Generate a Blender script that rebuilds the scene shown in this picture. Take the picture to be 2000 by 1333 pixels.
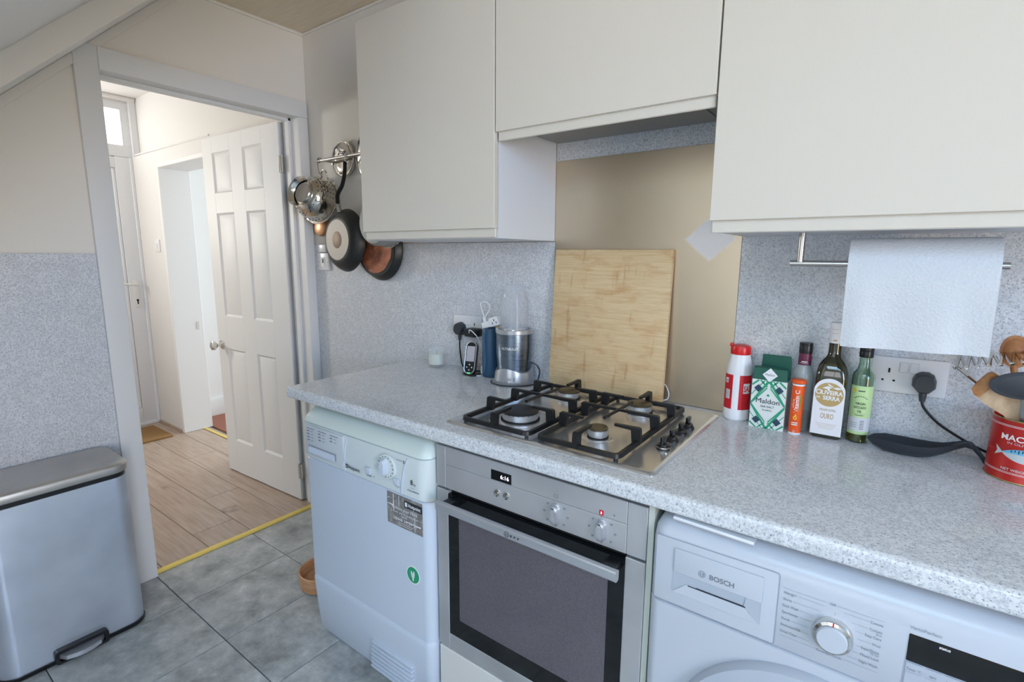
import bpy, bmesh, math, random
from mathutils import Vector, Matrix
for o in list(bpy.data.objects): bpy.data.objects.remove(o)
S = bpy.context.scene
COL = S.collection
PI = math.pi
random.seed(7)
V = Vector

# ------------------------------------------------------------------ camera
CAM_POS = V((2.3652, -1.5305, 1.3389))
yaw, pitch, roll = (math.radians(a) for a in (36.1692, -9.4497, 0.4174))
fwd = V((-math.sin(yaw)*math.cos(pitch), math.cos(yaw)*math.cos(pitch), math.sin(pitch)))
rt = V((math.cos(yaw), math.sin(yaw), 0)); up = rt.cross(fwd)
R2 = rt*math.cos(roll) + up*math.sin(roll); U2 = -rt*math.sin(roll) + up*math.cos(roll)
cd = bpy.data.cameras.new('camera'); cam = bpy.data.objects.new('camera', cd); COL.objects.link(cam)
cd.sensor_width = 36; cd.lens = 36*999.37/2000; cd.clip_start = 0.02
m3 = Matrix((R2, U2, -fwd)).transposed()
cam.matrix_world = Matrix.Translation(CAM_POS) @ m3.to_4x4()
S.camera = cam

# ------------------------------------------------------------------ world, lights, exposure
w = bpy.data.worlds.new('world'); S.world = w; w.use_nodes = True
bgn = w.node_tree.nodes['Background']; bgn.inputs[0].default_value = (0.86, 0.93, 1.0, 1); bgn.inputs[1].default_value = 3.0
S.view_settings.view_transform = 'Standard'; S.view_settings.look = 'None'
S.view_settings.exposure = 0.05; S.view_settings.gamma = 1.0; S.view_settings.use_curve_mapping = False
def area(name, loc, direction, sx, sy, power, col, spread=180):
    l = bpy.data.lights.new(name, 'AREA'); l.shape = 'RECTANGLE'; l.size = sx; l.size_y = sy; l.energy = power; l.color = col; l.spread = math.radians(spread)
    o = bpy.data.objects.new(name, l); COL.objects.link(o); o.location = loc
    o.rotation_euler = V(direction).to_track_quat('-Z', 'Z').to_euler()
    return o
area('side_window_sky', (5.17, -2.5, 1.5), (-1, 0.12, -0.36), 2.0, 1.1, 64, (0.18, 0.47, 1.0), 150)
area('side_window_ground', (5.16, -2.5, 1.45), (-1, 0.12, 0.35), 2.0, 1.0, 46, (1.0, 0.765, 0.43), 130)
area('kitchen_window_ground', (2.25, -4.16, 1.45), (0, 1, 0.40), 1.6, 1.0, 3, (1.0, 0.84, 0.72), 130)
area('added_overhead_fill', (2.5, -2.75, 2.34), (0, 0, -1), 1.5, 1.3, 30, (0.34, 0.68, 1.0))  # invented overhead source, added as cool fill for worktop and floor
area('fanlight_daylight', (-2.215, -0.40, 2.24), (1, 0.15, -0.35), 0.7, 0.22, 1.2, (1.0, 0.97, 0.92))
area('hall_side_window_daylight', (-2.215, -1.30, 1.70), (1, 0.55, 0.04), 0.26, 0.32, 17, (1.0, 0.98, 0.92))
area('far_room_daylight', (-1.0, 2.35, 1.4), (-0.1, -1, -0.05), 1.6, 1.5, 54, (0.76, 0.92, 1.0))

# ------------------------------------------------------------------ materials
def lin(c):
    return tuple((x/255/12.92 if x/255 <= .04045 else ((x/255+.055)/1.055)**2.4) for x in c)
MATS = {}
def mat(name, rgb, rough=.5, metal=0.0, **k):
    m = bpy.data.materials.new(name); m.use_nodes = True; MATS[name] = m
    b = m.node_tree.nodes['Principled BSDF']
    b.inputs['Base Color'].default_value = (*lin(rgb), 1); b.inputs['Roughness'].default_value = rough; b.inputs['Metallic'].default_value = metal
    for kk, v in k.items():
        b.inputs[kk].default_value = v
    return m
def nodes(m):
    nt = m.node_tree; return nt, nt.nodes, nt.links, nt.nodes['Principled BSDF']
def coord(m, scale=(1, 1, 1), kind='Object'):
    nt, N, L, b = nodes(m)
    tc = N.new('ShaderNodeTexCoord'); mp = N.new('ShaderNodeMapping'); mp.inputs['Scale'].default_value = scale
    L.new(tc.outputs[kind], mp.inputs['Vector']); return mp.outputs['Vector']
def noise(m, vec, scale, detail=3, rough=.6):
    nt, N, L, b = nodes(m); n = N.new('ShaderNodeTexNoise'); n.inputs['Scale'].default_value = scale
    n.inputs['Detail'].default_value = detail; n.inputs['Roughness'].default_value = rough; L.new(vec, n.inputs['Vector']); return n.outputs['Fac']
def ramp(m, fac, stops):
    nt, N, L, b = nodes(m); r = N.new('ShaderNodeValToRGB'); e = r.color_ramp.elements
    while len(e) < len(stops): e.new(.5)
    for el, (p, c) in zip(e, stops):
        el.position = p; el.color = (*lin(c), 1) if len(c) == 3 else c
    L.new(fac, r.inputs[0]); return r.outputs[0]
def mix(m, fac, a, b_, mode='MIX'):
    nt, N, L, b = nodes(m); x = N.new('ShaderNodeMix'); x.data_type = 'RGBA'; x.blend_type = mode
    def put(sock, v):
        if isinstance(v, bpy.types.NodeSocket): L.new(v, sock)
        elif isinstance(v, (int, float)): sock.default_value = v
        else: sock.default_value = (*lin(v), 1)
    put(x.inputs[0], fac); put(x.inputs[6], a); put(x.inputs[7], b_); return x.outputs[2]
def setcol(m, c): nodes(m)[2].new(c, nodes(m)[3].inputs['Base Color'])
def setrough(m, fac, lo, hi):
    nt, N, L, b = nodes(m); r = N.new('ShaderNodeMapRange'); r.inputs[3].default_value = lo; r.inputs[4].default_value = hi
    L.new(fac, r.inputs[0]); L.new(r.outputs[0], b.inputs['Roughness'])
def bump(m, fac, strength, dist=.002):
    nt, N, L, b = nodes(m); bp = N.new('ShaderNodeBump'); bp.inputs['Strength'].default_value = strength; bp.inputs['Distance'].default_value = dist
    L.new(fac, bp.inputs['Height']); L.new(bp.outputs[0], b.inputs['Normal'])

def speckle(name, rough, light=(229, 230, 232), dark=(134, 139, 146), mid=(196, 199, 204)):
    m = mat(name, light, rough); v = coord(m)
    big = noise(m, v, 26, 2); base = ramp(m, big, [(.35, tuple(int(x*.955) for x in light)), (.65, light)])
    f1 = noise(m, v, 260, 2, .7); d = ramp(m, f1, [(.31, (255, 255, 255)), (.44, (0, 0, 0))])
    f2 = noise(m, v, 330, 1, .5); l2 = ramp(m, f2, [(.60, (0, 0, 0)), (.70, (255, 255, 255))])
    f3 = noise(m, v, 170, 2, .6); l3 = ramp(m, f3, [(.38, (255, 255, 255)), (.56, (0, 0, 0))])
    c = mix(m, l3, base, mid); c = mix(m, d, c, dark); c = mix(m, l2, c, (222, 222, 226)); setcol(m, c); return m
speckle('worktop_laminate', .14); speckle('splash_laminate', .38)
m = mat('wall_paint', (238, 232, 222), .85); v = coord(m); n = noise(m, v, 60, 4); bump(m, n, .12, .001)
mat('hall_paint', (226, 223, 220), .8); mat('white_gloss', (232, 231, 229), .5); mat('soffit_paint', (238, 231, 221), .6)
m = mat('ceiling_board', (196, 184, 160), .8); v = coord(m, (1.2, 14, 1)); n = noise(m, v, 6, 4); setcol(m, ramp(m, n, [(.3, (224, 209, 184)), (.7, (234, 221, 198))]))
m = mat('cabinet_door', (212, 207, 198), .5); v = coord(m, (30, 30, 1.5)); n = noise(m, v, 8, 3); setcol(m, ramp(m, n, [(.3, (220, 212, 199)), (.7, (221, 213, 200))]))
mat('cabinet_white', (228, 229, 232), .45)
m = mat('hood_grey', (150, 150, 150), .45, .6)
# slate tile: variation per tile
m = mat('slate_tile', (150, 150, 148), .36); v = coord(m); nt, N, L, b = nodes(m)
oi = N.new('ShaderNodeObjectInfo'); va = N.new('ShaderNodeVectorMath'); va.operation = 'SCALE'; cx = N.new('ShaderNodeCombineXYZ')
L.new(oi.outputs['Random'], cx.inputs[0]); L.new(oi.outputs['Random'], cx.inputs[1]); L.new(cx.outputs[0], va.inputs[0]); va.inputs['Scale'].default_value = 40
ad = N.new('ShaderNodeVectorMath'); L.new(v, ad.inputs[0]); L.new(va.outputs[0], ad.inputs[1])
n1 = noise(m, ad.outputs[0], 7, 9, .72); n2 = noise(m, ad.outputs[0], 14, 8, .75)
c = ramp(m, n1, [(.30, (118, 121, 120)), (.44, (156, 159, 157)), (.56, (182, 184, 182)), (.70, (204, 206, 203))]); c2 = ramp(m, n2, [(.58, (0, 0, 0)), (.74, (95, 95, 95))]); setcol(m, mix(m, 1.0, c, c2, 'ADD'))
bump(m, n2, .25, .002); setrough(m, n1, .26, .42)
mat('grout', (78, 79, 78), .8)
def wood(name, c1, c2, c3, scale=(1.5, 22, 8), rough=.4, rnd=True, knots=True):
    m = mat(name, c2, rough); nt, N, L, b = nodes(m); v = coord(m)
    oi = N.new('ShaderNodeObjectInfo'); cx = N.new('ShaderNodeCombineXYZ'); L.new(oi.outputs['Random'], cx.inputs[0]); L.new(oi.outputs['Random'], cx.inputs[2])
    sc = N.new('ShaderNodeVectorMath'); sc.operation = 'SCALE'; sc.inputs['Scale'].default_value = 30 if rnd else 0; L.new(cx.outputs[0], sc.inputs[0])
    ad = N.new('ShaderNodeVectorMath'); L.new(v, ad.inputs[0]); L.new(sc.outputs[0], ad.inputs[1])
    mp = N.new('ShaderNodeMapping'); mp.inputs['Scale'].default_value = scale; L.new(ad.outputs[0], mp.inputs['Vector'])
    n1 = noise(m, mp.outputs[0], 3, 6, .65); c = ramp(m, n1, [(.25, c1), (.5, c2), (.75, c3)])
    if knots:
        n2 = noise(m, ad.outputs[0], 4, 3); k = ramp(m, n2, [(.66, (0, 0, 0)), (.78, (255, 255, 255))]); c = mix(m, k, c, tuple(int(x*.62) for x in c1))
    setcol(m, c); return m
wood('oak_laminate', (154, 132, 116), (178, 156, 139), (192, 172, 156), (1.5, 22, 8), .27)
mat('plank_gap', (110, 84, 66), .8)
m = wood('bamboo', (206, 172, 124), (220, 192, 148), (230, 206, 166), (3, 40, 60), .5, False, False)
nt, N, L, b = nodes(m); old = b.inputs['Base Color'].links[0].from_socket
v = coord(m, (9, 1, 26)); q = noise(m, v, 1.0, 4, .6); st1 = ramp(m, q, [(.50, (0, 0, 0)), (.70, (190, 190, 190))]); c = mix(m, st1, old, (186, 122, 58))
v = coord(m, (40, 1, 7)); q = noise(m, v, 1.0, 2, .5); st1 = ramp(m, q, [(.62, (0, 0, 0)), (.70, (150, 150, 150))]); setcol(m, mix(m, st1, c, (160, 104, 52)))
wood('spoon_wood', (120, 66, 34), (172, 112, 66), (205, 158, 110), (10, 10, 4), .6, True, False)
wood('spatula_wood', (190, 155, 118), (214, 186, 152), (226, 203, 172), (20, 20, 6), .6, True, False)
wood('bowl_wood', (176, 122, 84), (205, 152, 110), (220, 172, 130), (6, 6, 30), .45, True, False)
m = mat('brass_strip', (236, 208, 110), .4, .2)
# metals
def brushed(name, rgb, rough=.3, sc=(2, 2, 160), amt=.08, metal=1.0):
    m = mat(name, rgb, rough, metal); v = coord(m, sc); n = noise(m, v, 6, 4); setrough(m, n, rough-amt, rough+amt); pass
    v2 = coord(m); s = noise(m, v2, 4, 3, .5); setcol(m, ramp(m, s, [(.3, tuple(int(x*.9) for x in rgb)), (.6, rgb)])); return m
brushed('oven_steel', (206, 206, 208), .42, (160, 2, 2), .08, .6); brushed('bin_steel', (212, 221, 234), .30, (90, 90, 2), .05, .65); brushed('bin_lid_steel', (196, 194, 190), .36, (90, 3, 3), .08, .75)
brushed('hob_steel', (222, 221, 220), .25, (60, 60, 2), .06, .8); brushed('blender_steel', (136, 150, 166), .28, (2, 2, 200)); brushed('rail_steel', (200, 196, 190), .25)
mat('chrome', (222, 220, 216), .08, 1.0); mat('polished_steel', (206, 200, 190), .1, 1.0); mat('silver_plastic', (190, 192, 197), .3, .55)
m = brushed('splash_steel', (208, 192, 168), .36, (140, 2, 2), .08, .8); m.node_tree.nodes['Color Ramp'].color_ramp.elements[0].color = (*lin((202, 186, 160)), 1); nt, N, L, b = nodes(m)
# reflected-light glare with a hard diamond outline, painted into the steel colour
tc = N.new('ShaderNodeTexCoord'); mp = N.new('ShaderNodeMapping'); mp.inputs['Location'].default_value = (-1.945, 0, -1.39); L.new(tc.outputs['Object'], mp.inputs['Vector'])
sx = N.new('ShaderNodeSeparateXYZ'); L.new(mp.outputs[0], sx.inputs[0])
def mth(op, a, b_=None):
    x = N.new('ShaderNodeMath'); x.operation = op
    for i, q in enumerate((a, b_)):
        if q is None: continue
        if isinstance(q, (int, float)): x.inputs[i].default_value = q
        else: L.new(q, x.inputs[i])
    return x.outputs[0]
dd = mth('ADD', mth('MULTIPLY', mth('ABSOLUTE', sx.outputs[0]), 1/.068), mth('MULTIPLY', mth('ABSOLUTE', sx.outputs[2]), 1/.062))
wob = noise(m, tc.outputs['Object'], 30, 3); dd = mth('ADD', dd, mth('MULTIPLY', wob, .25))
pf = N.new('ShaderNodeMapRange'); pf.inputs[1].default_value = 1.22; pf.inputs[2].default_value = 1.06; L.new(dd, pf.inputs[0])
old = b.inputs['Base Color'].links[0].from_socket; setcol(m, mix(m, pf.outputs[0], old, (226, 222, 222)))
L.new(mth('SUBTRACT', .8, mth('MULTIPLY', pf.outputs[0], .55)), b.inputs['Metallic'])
mat('black_iron', (24, 25, 27), .42, .1); mat('burner_alu', (205, 205, 207), .4, .7); mat('burner_cap', (38, 39, 42), .5, .2); mat('burner_cap_worn', (92, 80, 58), .4, .4)
mat('black_plastic', (24, 25, 27), .35); mat('dark_plastic', (52, 55, 60), .4); mat('black_gap', (12, 12, 13), .7); mat('black_gloss', (14, 15, 17), .08)
m = mat('oven_glass', (20, 21, 24), .06); m = mat('oven_window', (92, 88, 92), .12, .5); v = coord(m); n = noise(m, v, 500, 1); setcol(m, ramp(m, n, [(.35, (112, 106, 113)), (.65, (130, 123, 130))]))
mat('appliance_white', (204, 213, 226), .22); mat('dryer_panel', (214, 222, 222), .25); mat('dryer_grey', (202, 207, 212), .3); mat('dryer_top', (214, 224, 218), .3)
mat('washer_white', (196, 201, 210), .25); mat('washer_ring', (182, 188, 199), .3); mat('washer_recess', (176, 184, 195), .35)
mat('print_grey', (120, 126, 136), .5); mat('print_dark', (40, 44, 52), .5); mat('print_white', (240, 240, 240), .5); mat('print_mid', (150, 156, 166), .5)
mat('socket_white', (232, 231, 232), .3); mat('paper_white', (238, 238, 240), .85)
m = mat('kitchen_paper', (216, 219, 223), .9); v = coord(m); nt, N, L, b = nodes(m); vo = N.new('ShaderNodeTexVoronoi'); vo.inputs['Scale'].default_value = 190; L.new(v, vo.inputs['Vector']); bump(m, vo.outputs['Distance'], .5, .002)
def glassy(name, rgb, rough=.02, ior=1.45):
    m = mat(name, rgb, rough); b = nodes(m)[3]; b.inputs['Transmission Weight'].default_value = 1; b.inputs['IOR'].default_value = ior; return m
mat('clear_glass', (235, 240, 240), .03, Alpha=.2); mat('cup_plastic', (225, 228, 234), .05, Alpha=.15); mat('clear_bottle', (225, 232, 230), .03, Alpha=.3); glassy('green_bottle_glass', (46, 44, 14)); glassy('pale_green_glass', (214, 236, 220)); glassy('amber_oil', (190, 150, 20)); glassy('vinegar', (120, 70, 20))
glassy('pane_glass', (250, 252, 255), .0)
def emit(name, rgb, s):
    m = mat(name, rgb, .5); b = nodes(m)[3]; b.inputs['Emission Color'].default_value = (*lin(rgb), 1); b.inputs['Emission Strength'].default_value = s; return m
emit('led_digits', (250, 240, 255), 1.6); emit('led_green', (60, 255, 120), 1.5); emit('led_red', (190, 16, 40), .12); emit('lit_pane', (255, 255, 255), 2.2); emit('lamp_diffuser', (255, 236, 206), 3)
mat('screen_grey', (190, 184, 190), .3); mat('wax', (238, 240, 224), .5, **{'Subsurface Weight': .0})
mat('blue_flask', (38, 74, 104), .45); mat('blue_strap', (62, 104, 134), .6); mat('red_cap', (216, 28, 30), .3); mat('red_label', (206, 26, 40), .4); mat('bottle_white', (238, 238, 240), .35)
mat('green_dark', (20, 88, 72), .5); mat('green_bright', (44, 158, 118), .5); mat('box_white', (228, 232, 228), .5); mat('navy', (40, 70, 88), .5)
mat('orange', (240, 92, 30), .35); mat('yellow', (250, 205, 60), .4); mat('leaf_green', (96, 160, 60), .5); mat('burgundy', (108, 40, 70), .35); mat('gold_label', (190, 160, 104), .4); mat('label_white', (238, 236, 238), .5); mat('label_green', (196, 224, 160), .5); mat('label_grey', (214, 216, 220), .5)
mat('tin_red', (196, 44, 38), .28, .15); mat('fish_blue', (110, 190, 225), .4); mat('fish_silver', (200, 208, 212), .4); mat('tin_gold', (196, 176, 120), .25, .9)
mat('pan_black', (40, 42, 42), .38); mat('pan_base', (150, 144, 136), .5, .4); mat('pan_spot', (134, 112, 92), .5, .3); mat('copper', (186, 142, 106), .35, .8); mat('pan_inside', (30, 30, 31), .5)
m = mat('burnt_base', (160, 96, 66), .45, .4); v = coord(m); n = noise(m, v, 22, 5, .7); setcol(m, ramp(m, n, [(.3, (70, 52, 42)), (.5, (150, 88, 62)), (.7, (186, 120, 86))]))
mat('grey_pan', (150, 152, 148), .35); mat('silicone_grey', (62, 66, 72), .5); mat('ladle_steel', (170, 176, 178), .3, .8); mat('spoonrest', (46, 50, 56), .38)
mat('upvc', (230, 232, 236), .3); mat('red_carpet', (150, 96, 78), .9); m = mat('coir', (150, 112, 66), .95); v = coord(m); n = noise(m, v, 220, 2); setcol(m, ramp(m, n, [(.35, (116, 84, 48)), (.65, (172, 132, 82))])); bump(m, n, .8, .004)
m = mat('sticker_grey', (132, 128, 126), .5); v = coord(m); n = noise(m, v, 40, 4, .8); setcol(m, ramp(m, n, [(.45, (122, 118, 116)), (.6, (150, 146, 144)), (.68, (196, 192, 190))]))
mat('sticker_green', (40, 160, 116), .5); mat('plinth_cream', (222, 219, 214), .45); mat('carcass_edge', (196, 200, 190), .6); mat('rust', (140, 60, 36), .7)

# ------------------------------------------------------------------ mesh helpers
TXT = {}
def text_geo(s, bold=0.0):
    key = (s, bold)
    if key not in TXT:
        cu = bpy.data.curves.new('t', 'FONT'); cu.body = s; cu.size = 1; cu.offset = bold; cu.resolution_u = 3
        ob = bpy.data.objects.new('t', cu); COL.objects.link(ob)
        me = bpy.data.meshes.new_from_object(ob)
        TXT[key] = ([(p.co.x, p.co.y) for p in me.vertices], [tuple(p.vertices) for p in me.polygons])
        bpy.data.objects.remove(ob); bpy.data.meshes.remove(me); bpy.data.curves.remove(cu)
    return TXT[key]
def basis(a):
    a = V(a).normalized(); h = V((0, 0, 1)) if abs(a.z) < .9 else V((1, 0, 0)); u = h.cross(a).normalized(); return u, a.cross(u), a
class G:
    def __init__(s): s.v = []; s.f = []
    def add(s, vs, fs):
        o = len(s.v); s.v += [V(p) for p in vs]; s.f += [tuple(i+o for i in f) for f in fs]; return s
    def bm_add(s, bm):
        bm.verts.ensure_lookup_table(); bm.verts.index_update()
        return s.add([p.co.copy() for p in bm.verts], [[q.index for q in f.verts] for f in bm.faces])
    def box(s, x0, x1, y0, y1, z0, z1, bev=0, seg=2):
        bm = bmesh.new(); bmesh.ops.create_cube(bm, size=1)
        for p in bm.verts: p.co = V((x0+(p.co.x+.5)*(x1-x0), y0+(p.co.y+.5)*(y1-y0), z0+(p.co.z+.5)*(z1-z0)))
        if bev: bmesh.ops.bevel(bm, geom=bm.edges[:], offset=bev, segments=seg, profile=.6, affect='EDGES')
        s.bm_add(bm); bm.free(); return s
    def loft(s, rings, c0=True, c1=True, closed=True):
        n = len(rings[0]); o = len(s.v)
        for r in rings: s.v += [V(p) for p in r]
        for k in range(len(rings)-1):
            for i in range(n if closed else n-1):
                j = (i+1) % n; s.f.append((o+k*n+i, o+k*n+j, o+(k+1)*n+j, o+(k+1)*n+i))
        if c0: s.f.append(tuple(o+i for i in range(n))[::-1])
        if c1: s.f.append(tuple(o+(len(rings)-1)*n+i for i in range(n)))
        return s
    def lathe(s, prof, O=(0, 0, 0), A=(0, 0, 1), n=32, c0=True, c1=True):
        u, w_, a = basis(A); O = V(O); rings = []
        for r, h in prof:
            r = max(r, 1e-5); rings.append([O+a*h+(u*math.cos(2*PI*i/n)+w_*math.sin(2*PI*i/n))*r for i in range(n)])
        return s.loft(rings, c0, c1)
    def cyl(s, p0, p1, r0, r1=None, n=20):
        p0 = V(p0); p1 = V(p1); return s.lathe([(r0, 0), (r0 if r1 is None else r1, (p1-p0).length)], p0, p1-p0, n)
    def tube(s, pts, r, n=8, closed=False, flat=None):
        pts = [V(p) for p in pts]; rings = []; u = None; N = len(pts)
        for i, p in enumerate(pts):
            if closed: t = pts[(i+1) % N]-pts[i-1]
            else: t = pts[min(i+1, N-1)]-pts[max(i-1, 0)]
            t.normalize()
            if u is None: u = basis(t)[0]
            u = (u-t*u.dot(t)).normalized(); w_ = t.cross(u); rr = r[i] if isinstance(r, (list, tuple)) else r
            fa = 1 if flat is None else flat
            rings.append([p+u*math.cos(2*PI*k/n)*rr+w_*math.sin(2*PI*k/n)*rr*fa for k in range(n)])
        if closed: rings.append(rings[0]); return s.loft(rings, False, False)
        return s.loft(rings)
    def prism(s, poly, fn, d0, d1):
        a = [fn(p[0], p[1], d0) for p in poly]; b = [fn(p[0], p[1], d1) for p in poly]; return s.loft([a, b])
    def face(s, pts): return s.add(pts, [tuple(range(len(pts)))])
    def text(s, t, fn, x, y, h=None, wd=None, align='L', bold=0.0):
        vs, fs = text_geo(t, bold)
        if not vs: return s
        xs = [p[0] for p in vs]; x0, x1 = min(xs), max(xs)
        sy = (h or .01)/.73; sx_ = sy if wd is None else wd/(x1-x0)
        if h is None: sy = sx_
        W = (x1-x0)*sx_; off = x - x0*sx_ - (0 if align == 'L' else W/2 if align == 'C' else W)
        return s.add([fn(p[0]*sx_+off, y+p[1]*sy) for p in vs], fs)
    def poly(s, pts, fn): return s.face([fn(*p) for p in pts])
    def rect(s, x0, x1, y0, y1, fn, n=1):
        rows = [[fn(x0+(x1-x0)*i/n, y) for i in range(n+1)] for y in (y0, y1)]; return s.loft(rows, False, False, False)
    def xf(s, M): s.v = [M @ p for p in s.v]; return s
    def mesh(s, name, org=V((0, 0, 0)), ang=35, fix=True):
        me = bpy.data.meshes.new(name); me.from_pydata([tuple(p-org) for p in s.v], [], s.f)
        if fix:
            bm = bmesh.new(); bm.from_mesh(me); bmesh.ops.recalc_face_normals(bm, faces=bm.faces[:]); bm.to_mesh(me); bm.free()
        if ang:
            for p in me.polygons: p.use_smooth = True
            me.set_sharp_from_angle(angle=math.radians(ang))
        return me
    def obj(s, name, material, parent=None, label=None, ang=35, org=None, fix=True):
        root = parent
        while root is not None and root.parent is not None: root = root.parent
        O = V(org) if org is not None else (V(root['_org']) if root is not None else V((0, 0, 0)))
        ob = bpy.data.objects.new(name, s.mesh(name, O, ang, fix)); COL.objects.link(ob)
        ob.data.materials.append(MATS[material])
        if parent is not None: ob.parent = parent
        else: ob.location = O; ob['_org'] = tuple(O)
        if label: ob['label'] = label
        return ob
def thing(name, label, cat, loc, group=None, kind=None):
    o = bpy.data.objects.new(name, None); COL.objects.link(o); o.location = loc; o['_org'] = tuple(loc); o.empty_display_size = .05
    return tag(o, label, cat, group, kind)
def tag(o, label, cat, group=None, kind=None):
    o['label'] = label; o['category'] = cat
    if group: o['group'] = group
    if kind: o['kind'] = kind
    return o
def st(o, label, cat): return tag(o, label, cat, None, 'structure')
def plane(O, X, Y):
    O = V(O); X = V(X); Y = V(Y); return lambda u, v: O+X*u+Y*v
def rrect(x0, x1, y0, y1, r, n=6):
    P = []
    for cx_, cy_, a in ((x1-r, y1-r, 0), (x0+r, y1-r, 90), (x0+r, y0+r, 180), (x1-r, y0+r, 270)):
        for i in range(n+1): t = math.radians(a+90*i/n); P.append((cx_+r*math.cos(t), cy_+r*math.sin(t)))
    return P
def arcpts(cx_, cy_, r, a0, a1, n): return [(cx_+r*math.cos(math.radians(a0+(a1-a0)*i/n)), cy_+r*math.sin(math.radians(a0+(a1-a0)*i/n))) for i in range(n+1)]
def smooth(pts, n=6):
    pts = [V(p) for p in pts]; out = []
    for i in range(len(pts)-1):
        p0, p1, p2, p3 = pts[max(i-1, 0)], pts[i], pts[i+1], pts[min(i+2, len(pts)-1)]
        for k in range(n):
            t = k/n; out.append(.5*((2*p1)+(p2-p0)*t+(2*p0-5*p1+4*p2-p3)*t*t+(-p0+3*p1-3*p2+p3)*t**3))
    return out+[pts[-1]]
def xy(z): return lambda u, v: V((u, v, z))
def front(y): return lambda u, v: V((u, y, v))       # sheet facing the room on a plane y = const
def cylmap(cx_, cy_, R, a0=0.0): return lambda u, v: V((cx_+R*math.sin(a0+u/R), cy_-R*math.cos(a0+u/R), v))

# ------------------------------------------------------------------ the room shell
CZ = 2.37; XR = 5.20; YF = -4.20; OY0, OY1, OZ = -0.826, -0.056, 1.9875
HW = 0.895                                                    # worktop height
# kitchen floor: slate tiles laid on a grout bed
fl = st(G().box(-.03, XR, YF, 0, -.06, -.004).obj('floor', 'grout'), 'dark grey slate tiled kitchen floor', 'floor')
xs = [0.296+.32*k for k in range(-2, 17)]; ys = [-.828+.41*k for k in range(-10, 4)]
cache = {}
for i in range(len(xs)-1):
    for j in range(len(ys)-1):
        x0, x1 = max(xs[i], 0.0), min(xs[i+1], XR); y0, y1 = max(ys[j], YF), min(ys[j+1], 0)
        if x1-x0 < .02 or y1-y0 < .02: continue
        key = (round(x1-x0, 3), round(y1-y0, 3))
        if key not in cache: cache[key] = G().box(0, x1-x0-.003, 0, y1-y0-.003, -.006, 0, .0012, 1).mesh('tile'); cache[key].materials.append(MATS['slate_tile'])
        t = bpy.data.objects.new('tile', cache[key]); COL.objects.link(t); t.parent = fl; t.location = (x0+.0015, y0+.0015, random.uniform(-.0006, .0002))
# hall floor: oak planks along the hall
hf = st(G().box(-2.3, -.03, -1.72, .2, -.06, -.006).obj('floor_hall', 'plank_gap'), 'light oak plank floor in the hall', 'floor')
rows = [-1.755+.193*k for k in range(0, 11)]
ends = {6: [-1.45, -.217], 7: [-1.6, -.56], 5: [-1.1], 8: [-1.25], 9: [-.8], 4: [-.7], 3: [-1.5, -.3], 2: [-1.0], 1: [-.6]}
for k, y0 in enumerate(rows[:-1]):
    y1 = min(rows[k+1], .2); xe = [-2.3]+ends.get(k, [-1.2])+[-.03]
    for a, b_ in zip(xe, xe[1:]):
        o = G().box(a+.0012, b_-.0012, max(y0, -1.72)+.0012, y1-.0012, -.008, 0, .001, 1).obj('plank', 'oak_laminate', hf)
# kitchen walls
wl = G().box(-.12, 0, YF, OY0-.02, 0, CZ).box(-.12, 0, OY0-.02, OY1+.02, OZ+.02, CZ).box(-.12, 0, OY1+.02, 0, 0, CZ).obj('wall_left', 'wall_paint')
st(wl, 'off-white painted wall with the doorway to the hall', 'wall')
G().box(0, .008, YF, -.897, 0, 1.336, .001, 1).obj('splashback_panel', 'splash_laminate', wl, 'grey speckled laminate panel')
wb = st(G().box(-.12, XR, 0, .12, 0, CZ).obj('wall_back', 'wall_paint'), 'off-white painted wall behind worktop and pan rail', 'wall')
G().box(.003, 1.43, -.008, 0, 0, 1.388, .001, 1).obj('splashback_panel', 'splash_laminate', wb, 'grey speckled laminate panel')
G().box(1.43, 2.03, -.006, 0, HW, 1.74).obj('splashback_panel', 'splash_laminate', wb, 'grey speckled laminate panel')
G().box(2.03, 3.30, -.008, 0, HW-.1, 1.41, .001, 1).obj('splashback_panel', 'splash_laminate', wb, 'grey speckled laminate panel')
WX0, WX1, WZ0, WZ1 = 1.45, 3.05, .95, 2.05
g = G().box(0, WX0, YF-.12, YF, 0, CZ).box(WX1, XR, YF-.12, YF, 0, CZ).box(WX0, WX1, YF-.12, YF, 0, WZ0).box(WX0, WX1, YF-.12, YF, WZ1, CZ)
st(g.obj('wall_front', 'wall_paint'), 'off-white painted wall with the kitchen window', 'wall')
SY0, SY1 = -3.5, -1.5
g = G().box(XR, XR+.12, YF, SY0, 0, CZ).box(XR, XR+.12, SY1, 0, 0, CZ).box(XR, XR+.12, SY0, SY1, 0, WZ0).box(XR, XR+.12, SY0, SY1, WZ1, CZ)
st(g.obj('wall_right', 'wall_paint'), 'off-white painted wall with the side window', 'wall')
def window(name, lab, pts):
    r = thing(name, lab, 'window', pts[0], kind='structure'); return r
w1 = window('window_1', 'white framed kitchen window in the wall opposite the worktop', [(2.25, YF-.06, WZ0)])
g = G()
for a, b_ in ((WX0, WX0+.06), ((WX0+WX1)/2-.03, (WX0+WX1)/2+.03), (WX1-.06, WX1)): g.box(a, b_, YF-.09, YF-.04, WZ0, WZ1, .004)
for a, b_ in ((WZ0, WZ0+.06), (WZ1-.06, WZ1)): g.box(WX0, WX1, YF-.088, YF-.042, a, b_, .004)
g.obj('window_frame', 'upvc', w1)
for a, b_ in ((WX0+.06, 2.22), (2.28, WX1-.06)): G().box(a, b_, YF-.068, YF-.062, WZ0+.06, WZ1-.06).obj('pane', 'pane_glass', w1)
w2 = window('window_2', 'white framed window in the right-hand wall', [(XR+.06, -2.5, WZ0)])
g = G()
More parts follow.
